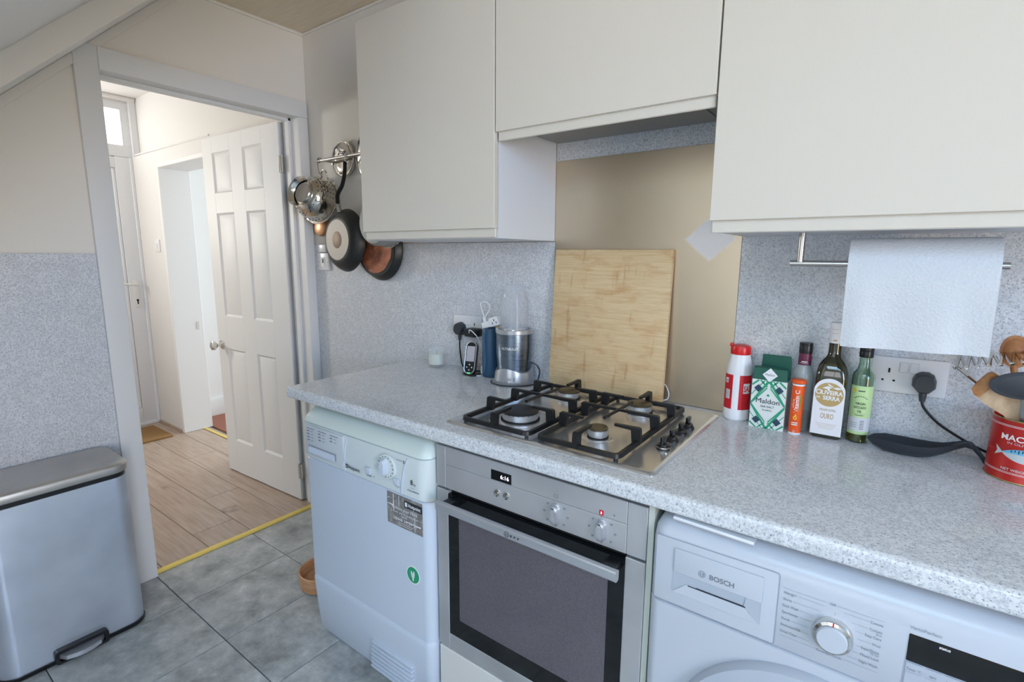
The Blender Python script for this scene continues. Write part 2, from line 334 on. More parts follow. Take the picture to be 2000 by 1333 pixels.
for a, b_ in ((SY0, SY0+.06), (-2.53, -2.47), (SY1-.06, SY1)): g.box(XR+.04, XR+.09, a, b_, WZ0, WZ1, .004)
for a, b_ in ((WZ0, WZ0+.06), (WZ1-.06, WZ1)): g.box(XR+.042, XR+.088, SY0, SY1, a, b_, .004)
g.obj('window_frame', 'upvc', w2)
for a, b_ in ((SY0+.06, -2.53), (-2.47, SY1-.06)): G().box(XR+.062, XR+.068, a, b_, WZ0+.06, WZ1-.06).obj('pane', 'pane_glass', w2)
RX0, RX1, RY0, RY1 = 1.72, 3.28, -3.43, -2.07
w5 = window('added_rooflight', 'invented white framed rooflight, added out of view for overhead light', [(2.5, -2.75, CZ)])  # unseen opening, put in to go with the added overhead fill
G().box(RX0, RX1, RY0, RY0+.03, CZ-.004, CZ+.12).box(RX0, RX1, RY1-.03, RY1, CZ-.004, CZ+.12).box(RX0, RX0+.03, RY0+.03, RY1-.03, CZ-.004, CZ+.12).box(RX1-.03, RX1, RY0+.03, RY1-.03, CZ-.004, CZ+.12).obj('window_frame', 'upvc', w5)  # frame of the added rooflight
G().box(RX0+.03, RX1-.03, RY0+.03, RY1-.03, CZ+.10, CZ+.106).obj('pane', 'pane_glass', w5)  # pane of the added rooflight
st(G().box(-.12, XR, RY1, .12, CZ, CZ+.06).box(-.12, XR, YF, RY0, CZ, CZ+.06).box(-.12, RX0, RY0, RY1, CZ, CZ+.06).box(RX1, XR, RY0, RY1, CZ, CZ+.06).obj('ceiling', 'ceiling_board'), 'beige boarded kitchen ceiling', 'ceiling')
# sloping underside of the stairs
SL = .945
def wedge(x0, x1, off, name, label):
    zb = lambda y: off+SL*(y+1)
    yt = -1+(CZ-.001-off)/SL; y0 = -1-(off-.001)/SL; P = [(y0, .001), (yt, CZ-.001), (YF+.001, CZ-.001), (YF+.001, .001)]
    return st(G().prism(P, lambda a, b_, d: V((d, a, b_)), x0, x1).obj(name, 'soffit_paint'), label, 'stairs')
wedge(.001, .45, 1.924, 'trim_4', 'white sloping stair soffit against the left wall')
wedge(.451, 1.35, 2.005, 'trim_5', 'white sloping underside of the stair flight')
o0, o1 = 1.887, 1.923
P = [(-2.9, o0+SL*(-1.9)), (-1+(CZ-.002-o0)/SL, CZ-.002), (-1+(CZ-.002-o1)/SL, CZ-.002), (-2.9, o1+SL*(-1.9))]
st(G().prism(P, lambda a, b_, d: V((d, a, b_)), .0005, .016).obj('trim_6', 'soffit_paint'), 'white sloping batten on wall below the stair soffit', 'trim')
st(G().tube([(.006, -.55, CZ-.006), (.006, -.004, CZ-.006)], .008, 6).tube([(.006, -.004, CZ-.006), (.83, -.006, CZ-.006)], .006, 6).obj('trim_7', 'wall_paint'), 'thin white bead where wall meets beige ceiling', 'trim')
# door frame
df = thing('trim_1', 'white painted wooden door frame between kitchen and hall', 'door frame', (0, OY0, 0), kind='structure')
g = G().box(-.13, .004, OY0-.02, OY0, 0, OZ+.02).box(-.13, .004, OY1, OY1+.02, 0, OZ+.02).box(-.13, .004, OY0, OY1, OZ, OZ+.02)
g.obj('jamb', 'white_gloss', df)
g = G().box(-.085, -.05, OY0, OY0+.014, 0, OZ, .002, 1).box(-.085, -.05, OY1-.014, OY1, 0, OZ, .002, 1).box(-.085, -.05, OY0, OY1, OZ-.014, OZ, .002, 1)
g.obj('door_stop', 'white_gloss', df)
G().box(0, .02, OY0-.071, OY0+.002, 0, OZ+.075, .004).obj('architrave', 'white_gloss', df)
G().box(0, .019, OY0+.002, -.0085, OZ-.002, OZ+.075, .004).obj('architrave', 'white_gloss', df)
G().box(.0, .02, OY1-.002, -.0085, 0, OZ-.002, .005).obj('architrave', 'white_gloss', df)
g = G().prism([(-.036, 0), (-.032, .006), (-.018, .010), (-.004, .006), (0, 0)], lambda a, b_, d: V((a, d, b_)), OY0, OY1)
st(g.obj('trim_2', 'brass_strip'), 'yellow brass threshold strip across the kitchen doorway', 'threshold')
# ------------------------------------------------------------------ the hall
HC = 2.457; XF = -2.25
g = G().box(XF-.1, -1.82, 0, .19, 0, 2.04).box(-1.82, -.98, 0, .19, 1.94, 2.04).box(-.98, -.12, 0, .19, 0, 2.04).box(XF-.1, -.12, .05, .19, 2.04, HC)
hr = st(g.obj('wall_hall_right', 'hall_paint'), 'white hall wall with an open doorway to a bright room', 'wall')
G().tube([(XF+.06, -.002, 2.047), (-1.02, -.002, 2.043)], .006, 6).obj('ledge_pipe', 'white_gloss', hr)
g = G().box(-1.835, -1.80, -.006, .196, 0, 1.955, .003, 1).box(-1.80, -.98, -.006, .196, 1.925, 1.955, .003, 1)
st(g.obj('trim_3', 'white_gloss'), 'white lining of the doorway from hall to bright room', 'door frame')
G().box(-1.8005, -1.797, .145, .165, .775, .835, .001, 1).obj('strike_plate', 'chrome', bpy.data.objects['trim_3'])
st(G().box(-1.82, -.98, .128, .15, 0, .006, .002, 1).obj('trim_8', 'brass_strip'), 'thin brass strip under the doorway to the bright room', 'threshold')
st(G().box(XF-.1, -.0, -1.72, .2, HC, HC+.05).obj('ceiling_hall', 'hall_paint'), 'white hall ceiling', 'ceiling')
st(G().box(XF-.1, -.12, -1.82, -1.72, 0, HC).obj('wall_hall_left', 'hall_paint'), 'white left-hand wall of the hall', 'wall')
g = G().box(XF-.1, XF, -1.72, -1.45, 0, HC).box(XF-.1, XF, -1.45, -1.15, 0, 1.52).box(XF-.1, XF, -1.45, -1.15, 1.88, HC).box(XF-.1, XF, -1.15, -.98, 0, HC).box(XF-.1, XF, -.98, .05, 2.42, HC)
st(g.obj('wall_hall_end', 'hall_paint'), 'white end wall of the hall around the front door', 'wall')
st(G().tube([(XF+.012, -1.7, HC-.012), (XF+.012, .045, HC-.012)], .018, 8).obj('trim_9', 'hall_paint'), 'white cornice bead above the front door', 'trim')
w4 = window('window_4', 'small side window beside the front door', [(XF-.05, -1.3, 1.52)])
g = G()
for a, b_ in ((-1.45, -1.43), (-1.17, -1.15)): g.box(XF-.08, XF-.02, a, b_, 1.52, 1.88, .003, 1)
for a, b_ in ((1.52, 1.54), (1.86, 1.88)): g.box(XF-.079, XF-.021, -1.43, -1.17, a, b_, .003, 1)
g.obj('window_frame', 'upvc', w4); G().box(XF-.06, XF-.055, -1.43, -1.17, 1.54, 1.86).obj('pane', 'lit_pane', w4)
# fanlight above the front door
w3 = window('window_3', 'bright fanlight window in white frame above the front door', [(XF-.05, -.5, 2.05)])
g = G().box(XF-.09, XF-.01, -.98, .05, 2.363, 2.42, .004).box(XF-.09, XF-.01, -.98, .05, 2.035, 2.117, .004).box(XF-.088, XF-.012, -.037, .05, 2.11, 2.37, .004).box(XF-.088, XF-.012, -.98, -.92, 2.11, 2.37, .004)
g.box(XF-.02, XF+.012, .005, .05, 2.0, 2.43, .003, 1)
g.obj('window_frame', 'upvc', w3)
g = G().box(XF-.06, XF-.014, -.045, -.037, 2.117, 2.363).obj('glazing_bead', 'upvc', w3)
G().box(XF-.06, XF-.055, -.92, -.04, 2.117, 2.363).obj('pane', 'lit_pane', w3)
# front door
d1 = thing('door_1', 'white plastic front door with lever handle and full-length pane', 'door', (XF-.05, -.5, 0), kind='structure')
g = G().box(XF-.09, XF-.0, -.02, .0, 0, 2.035, .003, 1).box(XF-.09, XF-.0, -.98, -.924, 0, 2.035, .003, 1).box(XF-.09, XF-.0, -.924, -.02, 0, .0205, .002, 1).obj('door_frame', 'upvc', d1)
g = G().box(XF-.075, XF-.012, -.11, -.0195, .02, 2.034, .002).box(XF-.075, XF-.012, -.925, -.84, .02, 2.03, .004).box(XF-.074, XF-.013, -.84, -.11, 1.955, 2.03, .004).box(XF-.074, XF-.013, -.84, -.11, .02, .138, .004)
g.obj('leaf_frame', 'upvc', d1)
G().box(XF-.055, XF-.03, -.84, -.11, .138, 1.955).obj('panel', 'upvc', d1)
g = G().box(XF-.032, XF-.022, -.13, -.112, .14, 1.95, .003, 1).box(XF-.032, XF-.022, -.84, -.82, .14, 1.95, .003, 1).obj('glazing_bead', 'upvc', d1)
hd = G().box(XF-.012, XF-.002, -.082, -.05, .93, 1.14, .004).obj('handle_plate', 'white_gloss', d1)
G().tube(smooth([(XF-.004, -.066, 1.105), (XF+.03, -.066, 1.105), (XF+.042, -.08, 1.106), (XF+.042, -.17, 1.11)]), .009, 8).obj('lever', 'white_gloss', hd)
G().cyl((XF-.004, -.066, .985), (XF+.001, -.066, .985), .008).box(XF-.004, XF+.001, -.070, -.062, .955, .985).obj('keyhole', 'black_plastic', hd)
mat_ = tag(G().box(-2.16, -1.79, -.62, -.085, .0, .014, .005).obj('doormat', 'coir'), 'brown coir doormat inside the front door', 'doormat')
ls = thing('light_switch', 'white light switch on hall wall beside doorway', 'light switch', (-1.945, 0, 1.36))
G().box(-1.99, -1.905, -.008, 0, 1.35, 1.437, .003).obj('plate', 'socket_white', ls); G().box(-1.955, -1.94, -.012, -.007, 1.375, 1.41, .002, 1).obj('rocker', 'socket_white', ls)
st(G().box(XF, -1.836, -.012, 0, 0, .02).obj('baseboard_hall', 'oak_laminate'), 'thin wooden bead at foot of hall wall', 'baseboard')
# bright room beyond the hall
g = G().box(-2.19, -2.09, .19, 2.6, 0, HC); far = st(g.obj('wall_far_left', 'hall_paint'), 'white wall of the bright room beyond the hall', 'wall')
st(G().box(-2.09, .5, 2.5, 2.6, 0, HC).obj('wall_far_back', 'hall_paint'), 'white back wall of the bright room', 'wall')
st(G().box(.45, .55, .19, 2.5, 0, HC).obj('wall_far_right', 'hall_paint'), 'white right-hand wall of the bright room', 'wall')
st(G().box(-2.19, .55, .19, 2.6, HC, HC+.05).obj('ceiling_far', 'hall_paint'), 'white ceiling of the bright room', 'ceiling')
st(G().box(-2.09, .45, .2, 2.5, -.05, 0).obj('floor_far', 'red_carpet'), 'reddish brown floor of the bright room', 'floor')
st(G().box(-2.09, -2.072, .2, 2.5, 0, .15, .004).obj('baseboard_far', 'white_gloss'), 'white skirting board in the bright room', 'baseboard')
# ------------------------------------------------------------------ six-panel door leaf, open into the hall
h0 = V((-.117, -.086, .006)); du = V((-.744, -.029, 0)).normalized(); dn = V((du.y, -du.x, 0))   # dn points to the hall wall
if dn.y < 0: dn = -dn
LM = Matrix((du, dn, V((0, 0, 1)))).transposed().to_4x4(); LM.translation = h0
LWd, LH, LT = .752, 1.972, .038
d2 = thing('door_2', 'white six-panel door standing open into the hall', 'door', h0, kind='structure')
g = G().box(0, LWd, .009, LT-.009, 0, LH)
pan = [(.155, .335), (.46, .645)]; pz = [(.205, .778), (.972, 1.56), (1.668, 1.888)]
us = [0, pan[0][0], pan[0][1], pan[1][0], pan[1][1], LWd]
for a, b_ in ((us[0], us[1]), (us[2], us[3]), (us[4], us[5])): g.box(a, b_, 0, LT, 0, LH, .0015, 1)
for a, b_ in ((0, pz[0][0]), (pz[0][1], pz[1][0]), (pz[1][1], pz[2][0]), (pz[2][1], LH)):
    for c_, d_ in ((us[1], us[2]), (us[3], us[4])): g.box(c_, d_, .0002, LT-.0002, a, b_)
leaf = g.xf(LM).obj('leaf', 'white_gloss', d2)
for a, b_ in pan:
    for c_, d_ in pz:
        g = G()
        for (yf, yb) in ((.0015, .0085), (LT-.0015, LT-.0085)):
            r0 = [(a+.012, yb, c_+.012), (b_-.012, yb, c_+.012), (b_-.012, yb, d_-.012), (a+.012, yb, d_-.012)]
            r1 = [(a+.034, yf, c_+.034), (b_-.034, yf, c_+.034), (b_-.034, yf, d_-.034), (a+.034, yf, d_-.034)]
            g.loft([r0, r1], False, True)
            for e in (0, .006):       # ogee bead round the opening
                g.loft([[(a+e, .001+e*.6 if yf < .02 else LT-.001-e*.6, c_+e), (b_-e, .001+e*.6 if yf < .02 else LT-.001-e*.6, c_+e), (b_-e, .001+e*.6 if yf < .02 else LT-.001-e*.6, d_-e), (a+e, .001+e*.6 if yf < .02 else LT-.001-e*.6, d_-e)],
                        [(a+e+.006, yb*.6+yf*.4 if e == 0 else yb, c_+e+.006), (b_-e-.006, yb*.6+yf*.4 if e == 0 else yb, c_+e+.006), (b_-e-.006, yb*.6+yf*.4 if e == 0 else yb, d_-e-.006), (a+e+.006, yb*.6+yf*.4 if e == 0 else yb, d_-e-.006)]], False, False)
        g.xf(LM).obj('panel', 'white_gloss', leaf, ang=20)
for sgn, y0 in ((-1, 0), (1, LT)):
    kn = G().lathe([(.026, 0), (.026, .005), (.010, .012), (.009, .030), (.018, .036), (.027, .048), (.026, .060), (.016, .066), (0, .067)], (.708, y0, .795), (0, sgn, 0), 24).xf(LM).obj('door_knob', 'chrome', d2)
for z_ in (.17, 1.77):
    g = G().cyl((-.006, -.004, z_-.04), (-.006, -.004, z_+.04), .006, n=12).box(-.003, .0, .0, .034, z_-.04, z_+.04).box(-.025, -.004, -.002, .001, z_-.04, z_+.04)
    g.xf(LM).obj('hinge', 'chrome', d2)

# ------------------------------------------------------------------ worktop, splash, wall units
XW0, XW1, YW = .752, 3.30, -.62
P = [(-.0085, HW), (YW+.012, HW)]+[(YW+.012-.012*math.sin(t), HW-.012+.012*math.cos(t)) for t in [PI/2*i/5 for i in range(1, 6)]]+[(YW, HW-.030)]+[(YW+.008-.008*math.cos(t), HW-.030-.008*math.sin(t)) for t in [PI/2*i/4 for i in range(1, 5)]]+[(-.0085, HW-.038)]
tag(G().prism(P, lambda a, b_, d: V((d, a, b_)), XW0, XW1).obj('worktop', 'worktop_laminate', org=(1.7, -.3, HW-.038)), 'grey speckled laminate worktop with rounded front edge', 'worktop')
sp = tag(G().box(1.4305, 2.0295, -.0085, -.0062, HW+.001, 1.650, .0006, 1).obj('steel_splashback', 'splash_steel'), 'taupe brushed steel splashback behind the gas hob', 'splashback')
def wall_unit(name, label, x0, x1, zb, zt, lip, cb, left_bev=True):
    r = thing(name, label, 'cabinet', ((x0+x1)/2, -.17, cb))
    yb = -.0086
    g = G().box(x0, x0+.016, -.32, yb, cb, zt).box(x1-.016, x1, -.32, yb, cb, zt).box(x0+.016, x1-.016, -.32, yb, cb, cb+.016).box(x0+.016, x1-.016, -.32, yb, zt-.016, zt).box(x0+.016, x1-.016, -.02, yb, cb+.016, zt-.016)
    g.obj('carcass', 'cabinet_white', r)
    d = G().box(x0+.0015, x1-.0015, -.341, -.3235, zb, zt, .0012, 1).obj('door', 'cabinet_door', r)
    G().box(x0+.004, x1-.004, -.331, -.3235, lip, zb+.004, .002, 1).obj('handle_lip', 'cabinet_door', d)
    return r
wall_unit('wall_cabinet', 'cream wall cabinet with white side, beside the pan rail', .833, 1.430, 1.4185, 2.11, 1.392, 1.390)
r = wall_unit('wall_cabinet', 'short cream wall cabinet above the gas hob', 1.431, 2.0295, 1.6817, 2.30, 1.658, 1.714)
wall_unit('wall_cabinet', 'cream wall cabinet above the paper towel holder', 2.0305, 2.630, 1.4185, 2.30, 1.392, 1.396)
wall_unit('wall_cabinet', 'cream wall cabinet at the end of the row beyond the paper towel', 2.631, 3.230, 1.4185, 2.30, 1.392, 1.396)
hood = thing('cooker_hood', 'grey built-in extractor hood under the short cabinet', 'cooker hood', (1.73, -.16, 1.69))
g = G().box(1.45, 2.012, -.30, -.03, 1.7005, 1.7135, .002, 1).obj('hood_plate', 'hood_grey', hood)
G().box(1.50, 1.96, -.27, -.06, 1.697, 1.702, .001, 1).obj('filter', 'hood_grey', hood); G().box(1.70, 1.735, -.292, -.278, 1.694, 1.702, .002, 1).obj('switch', 'black_plastic', hood)

# ------------------------------------------------------------------ tumble dryer
def rr_levels(levels, n=6):
    return [[V((p[0], p[1], z_)) for p in rrect(x0, x1, yf, yb, r_, n)] for (z_, x0, x1, yf, yb, r_) in levels]
DX0, DX1, DYF = .822, 1.4175, -.612
dr = thing('tumble_dryer', 'white tumble dryer with grey sticker under the worktop end', 'tumble dryer', (1.12, -.31, 0))
g = G().loft(rr_levels([(.235, DX0, DX1, DYF, -.03, .028), (.662, DX0, DX1, DYF, -.03, .028), (.666, DX0+.003, DX1-.003, DYF+.004, -.033, .026)]))
g.obj('body', 'appliance_white', dr)
g = G().loft(rr_levels([(.004, DX0+.012, DX1-.012, DYF+.022, -.03, .03), (.03, DX0+.004, DX1-.004, DYF+.008, -.03, .03), (.215, DX0, DX1, DYF-.002, -.03, .028), (.224, DX0, DX1, DYF, -.03, .028), (.231, DX0+.003, DX1-.003, DYF+.004, -.03, .026), (.236, DX0+.004, DX1-.004, DYF+.006, -.03, .026)]))
kick = g.obj('kick_panel', 'appliance_white', dr)
for k in range(7):
    z_ = .026+.0150*k; sl = .0012*k
    G().box(1.142+sl, 1.334+sl*.2, DYF-.0062, DYF+.02, z_, z_+.0090, .003, 2).obj('grille_slat', 'appliance_white', kick)
G().loft(rr_levels([(.668, DX0+.001, DX1-.001, DYF-.002, -.03, .034), (.674, DX0-.002, DX1+.0005, DYF-.008, -.03, .036), (.74, DX0-.002, DX1+.0005, DYF-.010, -.03, .036), (.7905, DX0-.001, DX1, DYF-.007, -.03, .036), (.7915, DX0+.001, DX1-.001, DYF-.004, -.03, .036)])).obj('control_panel', 'dryer_panel', dr)
G().loft(rr_levels([(.7925, DX0+.001, DX1-.001, DYF-.004, -.03, .036), (.794, DX0-.001, DX1, DYF-.006, -.03, .036), (.809, DX0+.001, DX1-.001, DYF, -.03, .036), (.826, DX0+.008, DX1-.008, DYF+.018, -.03, .034), (.840, DX0+.016, DX1-.014, DYF+.045, -.03, .03), (.848, DX0+.02, DX1-.02, DYF+.09, -.03, .03)])).obj('top', 'dryer_top', dr, ang=60)
yp = DYF-.0125
dw = G().box(.858, 1.060, DYF-.0142, DYF+.01, .686, .788, .003).obj('water_drawer', 'dryer_grey', dr)
g = G().box(.876, 1.026, DYF-.0155, DYF-.0138, .697, .7215, .0006, 1).obj('grip', 'print_mid', dw)
G().prism([(DYF-.0158, .6975), (DYF-.0158, .7165), (DYF-.0190, .7035), (DYF-.0190, .6975)], lambda a, b_, d: V((d, a, b_)), .880, 1.018).obj('grip_lip', 'appliance_white', dw)
g = G()
for c_ in range(3):
    x_ = .872+.062*c_; g.rect(x_, x_+.042, .777, .7795, front(DYF-.0146))
    for rw in range((4, 3, 2)[c_]): g.rect(x_, x_+.013, .767-.0105*rw, .7712-.0105*rw, front(DYF-.0146)); g.rect(x_+.020, x_+.034, .768-.0105*rw, .7698-.0105*rw, front(DYF-.0146))
g.obj('legend', 'print_grey', dw)
G().tube([(1.062, DYF-.009, .676), (1.0625, yp+.0015, .70), (1.066, yp+.0015, .74), (1.076, DYF-.007, .788)], .0022, 6).obj('panel_ridge', 'appliance_white', dr); G().tube([(1.320, DYF-.009, .676), (1.324, yp+.0015, .70), (1.334, yp+.0015, .75), (1.346, DYF-.007, .786)], .003, 6).obj('panel_ridge', 'appliance_white', dr)
dial = G().lathe([(.0375, 0), (.0375, .004), (.036, .006), (.035, .006), (0, .006)], (1.262, yp+.003, .742), (0, -1, 0), 36).obj('programme_dial', 'dryer_panel', dr)
g = G()
for k in range(16):
    a = 2*PI*k/16; g.add([V((1.262+math.cos(a+q)*rr, yp-.0035, .742+math.sin(a+q)*rr)) for q, rr in ((-.05, .0285), (.05, .0285), (.05, .0320), (-.05, .0320))], [(0, 1, 2, 3)])
g.obj('dial_marks', 'print_dark', dial)
ring = rrect(-.012, .012, -.028, .028, .0118, 6)
G().loft([[V((1.260+p[0]*s_*.85, yp-.003-h_, .742+p[1]*s_*.85)) for p in ring] for s_, h_ in ((1.05, 0), (1, .012), (.85, .016))]).obj('knob', 'appliance_white', dial)
for x_, z_ in ((1.181, .708), (1.304, .707)): G().box(x_-.011, x_+.011, yp-.004, yp+.003, z_-.010, z_+.010, .002).obj('button', 'appliance_white', dr)
g = G().rect(1.070, 1.0805, .690, .7025, front(yp-.0006)); g.obj('emblem', 'print_dark', dr)
g = G().text('H', front(yp-.0009), 1.0752, .6932, .0068, align='C', bold=.02).obj('emblem_letter', 'print_white', dr)
g = G().text('Hotpoint', front(yp-.0006), 1.0830, .6905, .0115, wd=.056, bold=.015)
g.text('8', front(DYF-.0112), 1.358, .714, .015, bold=.01).text('kg', front(DYF-.0112), 1.370, .714, .007).text('AQUARIUS', front(DYF-.0104), 1.344, .693, .005, wd=.046).rect(1.334, 1.337, .769, .778, front(yp-.0004))
g.rect(1.202, 1.207, .695, .697, front(yp-.0004)).obj('lettering', 'print_dark', dr)
g = G().text('Capacity', front(DYF-.0112), 1.358, .704, .0035).rect(1.305, 1.330, .774, .7755, front(yp-.0004)).rect(1.170, 1.192, .694, .6955, front(yp-.0004)).rect(1.170, 1.192, .691, .6925, front(yp-.0002)).rect(1.295, 1.313, .693, .6945, front(yp-.0004)).obj('small_print', 'print_grey', dr)
# stickers
fs = lambda e: (lambda u, v: V((u+.0105, DYF-e, v+.002)))
sk = G().box(1.2465, 1.3915, DYF-.0012, DYF+.001, .564, .661).obj('sticker', 'sticker_grey', dr, 'torn grey service sticker with white print')
G().box(1.3195, 1.3915, DYF-.0017, DYF-.001, .631, .652).obj('name_strip', 'print_dark', sk)
g = G().text('Hotpoint', fs(.0022), 1.326, .6345, .011, wd=.05, bold=.02).rect(1.313, 1.322, .633, .646, fs(.0022)).text('activate your FREE', fs(.0017), 1.256, .614, .0095, wd=.106).text('5 year parts guarantee', fs(.0017), 1.252, .603, .006, wd=.114).text('NOW', fs(.0017), 1.308, .593, .0072, align='C').text('08448 24 24 24', fs(.0017), 1.262, .580, .010, wd=.098).rect(1.280, 1.345, .574, .5752, fs(.0017)).rect(1.287, 1.338, .568, .5692, fs(.0017))
for (a, b_, c_, d_) in ((1.238, 1.272, .640, .642), (1.262, 1.265, .60, .656), (1.286, 1.288, .625, .657), (1.31, 1.375, .586, .5875), (1.35, 1.352, .566, .61), (1.238, 1.262, .622, .6235)): g.poly([(a, c_), (b_, c_+random.uniform(-.004, .004)), (b_, d_+.001), (a, d_)], fs(.0017))
g.obj('sticker_print', 'print_white', sk)
gs = G().lathe([(.0245, 0), (.0245, .0012)], (1.348, DYF+.0002, .430), (0, -1, 0), 32).obj('round_sticker', 'sticker_green', dr, 'round green sticker with white leaf')
G().lathe([(.0275, 0), (.0275, .0008)], (1.348, DYF+.0002, .430), (0, -1, 0), 32).obj('sticker_edge', 'print_white', gs)
g = G()
for ax, az, an in ((-.004, .001, 15), (.003, .002, -5), (.009, -.002, -25), (0, -.008, 0)):
    ca, sa = math.cos(math.radians(an)), math.sin(math.radians(an)); pts = [(math.cos(t)*.0036, math.sin(t)*.0115) for t in [2*PI*i/12 for i in range(12)]]
    g.poly([(1.348+ax+p[0]*ca-p[1]*sa, .430+az+p[0]*sa+p[1]*ca) for p in pts], front(DYF-.0014-.0001*an/5))
g.obj('leaf_mark', 'box_white', gs)

# ------------------------------------------------------------------ built-in oven
OX0, OX1, OYF = 1.4255, 2.0205, -.589
ov = thing('oven', 'brushed steel built-in oven with black glass door under the hob', 'oven', (1.723, -.3, .235))
G().box(OX0+.012, OX1-.012, -.566, -.04, .24, .835).obj('casing', 'black_gap', ov)
cp = G().box(OX0, 1.4595, OYF, -.565, .721, .838, .0012, 1).box(1.4603, 1.9768, OYF, -.565, .721, .7868, .0012, 1).box(1.4603, 1.9768, OYF, -.565, .7876, .838, .0012, 1).box(1.9776, OX1, OYF, -.565, .721, .838, .0012, 1).obj('control_panel', 'oven_steel', ov)
F = lambda e: front(OYF-e)
ds = G().box(1.616, 1.678, OYF-.001, OYF+.002, .7905, .8160).obj('clock_display', 'black_gloss', cp)
G().text('6:16', F(.0015), 1.6455, .7985, .0105, wd=.026, bold=.01).obj('digits', 'led_digits', ds)
for x_ in (1.6345, 1.663): G().lathe([(.0095, 0), (.0095, .002), (.0075, .0025), (.0070, .001), (.006, .001), (.0055, .004), (0, .0045)], (x_, OYF, .758), (0, -1, 0), 24).obj('button', 'chrome', cp)
for x_ in (1.805, 1.921):
    pl = [(math.copysign(abs(math.cos(t))**.8, math.cos(t))*.0105, math.copysign(abs(math.sin(t))**.6, math.sin(t))*.022) for t in [2*PI*i/28 for i in range(28)]]
    k1 = G().loft([[V((x_+p[0]*s_, OYF-h_, .757+p[1]*s_)) for p in pl] for s_, h_ in ((1.12, -.001), (1.12, .003), (1.02, .004), (1.0, .012), (.8, .016))]).obj('control_knob', 'silver_plastic', cp, ang=50)
    G().box(x_-.003, x_+.003, OYF-.0165, OYF-.010, .7735, .7755).obj('pointer', 'print_dark', k1)
rd = G().box(1.9135, 1.9235, OYF-.001, OYF+.001, .7905, .8015).obj('indicator', 'led_red', cp); G().box(1.9172, 1.9196, OYF-.0016, OYF-.0005, .7935, .7985).obj('indicator_mark', 'led_digits', rd)
g = G()
for a in range(0, 360, 45):
    for cx_, s_ in ((1.805, .0035), (1.921, .003)):
        if a == 90: continue
        u, v = cx_+.031*math.cos(math.radians(a)), .757+.028*math.sin(math.radians(a)); g.rect(u-s_, u+s_, v-.0012, v+.0012, F(.0004)); g.rect(u-s_, u+s_*.4, v-.0038, v-.0026, F(.0004))
g.rect(1.799, 1.800, .796, .804, F(.0004)).rect(1.808, 1.809, .796, .804, F(.0004)).rect(1.799, 1.809, .803, .804, F(.0004)).rect(1.799, 1.809, .796, .797, F(.0004)).lathe([(.0014, 0), (.0014, .0005)], (1.9185, OYF, .787), (0, -1, 0), 10).lathe([(.002, 0), (.002, .0005)], (1.948, OYF, .799), (0, -1, 0), 10)
g.obj('symbols', 'print_grey', cp)
G().box(OX0+.004, OX1-.004, -.575, -.566, .708, .7205).obj('vent_gap', 'black_gap', ov)
od = G().box(OX0, 1.4670, OYF, -.567, .239, .7145, .0015, 1).box(1.9765, OX1, OYF, -.567, .239, .7145, .0015, 1).box(1.467, 1.9765, OYF, -.567, .239, .2860, .0015, 1).obj('oven_door', 'oven_steel', ov)
G().box(1.467, 1.9765, OYF+.0008, -.567, .286, .7065).obj('glass', 'oven_glass', od)
G().box(1.505, 1.9390, OYF+.0003, OYF+.003, .342, .652, .0).obj('window', 'oven_window', od)
hb = G().prism(rrect(-.638, -.622, .679, .705, .006, 4), lambda a, b_, d: V((d, a, b_)), 1.468, 1.978).obj('handle', 'silver_plastic', od)
for x_ in (1.478, 1.938): G().box(x_, x_+.030, -.6225, OYF+.001, .682, .702, .003).obj('handle_bracket', 'black_plastic', hb)
g = G().lathe([(.0072, 0), (.0072, .0004), (.0060, .0004), (.0060, 0)], (1.7005, -.638, .692), (0, -1, 0), 24, False, False).text('N', front(-.6384), 1.7005, .6885, .0066, align='C', bold=.02).text('E F F', front(-.6384), 1.711, .6892, .0055, wd=.027, bold=.04)
g.obj('lettering', 'print_dark', hb)
pl_ = thing('oven_plinth', 'cream panel below the built-in oven', 'plinth', (1.72, -.3, .0))
G().box(OX0+.001, OX1, -.588, -.570, .004, .2315, .0015, 1).obj('panel', 'plinth_cream', pl_)
G().box(OX0+.002, OX1-.002, -.569, -.04, .2, .2355).obj('shelf', 'cabinet_white', pl_)
tag(G().box(2.0215, 2.0335, -.585, -.03, .0, .8565).obj('unit_side_panel', 'carcass_edge', org=(2.027, -.3, 0)), 'narrow pale end panel between oven and washing machine', 'panel')

# ------------------------------------------------------------------ washing machine
WX, WXR, WYF = 2.036, 2.634, -.606
wm = thing('washing_machine', 'white washing machine under the worktop with round control dial', 'washing machine', (2.335, -.3, 0))
G().loft(rr_levels([(.012, WX, WXR, WYF+.01, -.03, .02), (.657, WX, WXR, WYF, -.03, .024), (.659, WX+.002, WXR-.002, WYF+.003, -.03, .024)])).obj('body', 'washer_white', wm)
G().loft(rr_levels([(.661, WX+.002, WXR-.002, WYF+.003, -.03, .024), (.664, WX, WXR, WYF, -.03, .026), (.79, WX+.001, WXR-.001, WYF-.001, -.03, .026), (.812, WX+.003, WXR-.003, WYF+.004, -.03, .026), (.828, WX+.010, WXR-.01, WYF+.018, -.03, .026), (.838, WX+.02, WXR-.02, WYF+.045, -.03, .026), (.842, WX+.02, WXR-.02, WYF+.12, -.03, .02)])).obj('fascia', 'washer_white', wm, ang=60)
fy = WYF-.0012; F = lambda e: front(fy-e)
for sx_ in (2.07, 2.59):
    for sy_ in (-.56, -.08): G().cyl((sx_, sy_, 0), (sx_, sy_, .014), .018).obj('foot', 'black_plastic', wm)
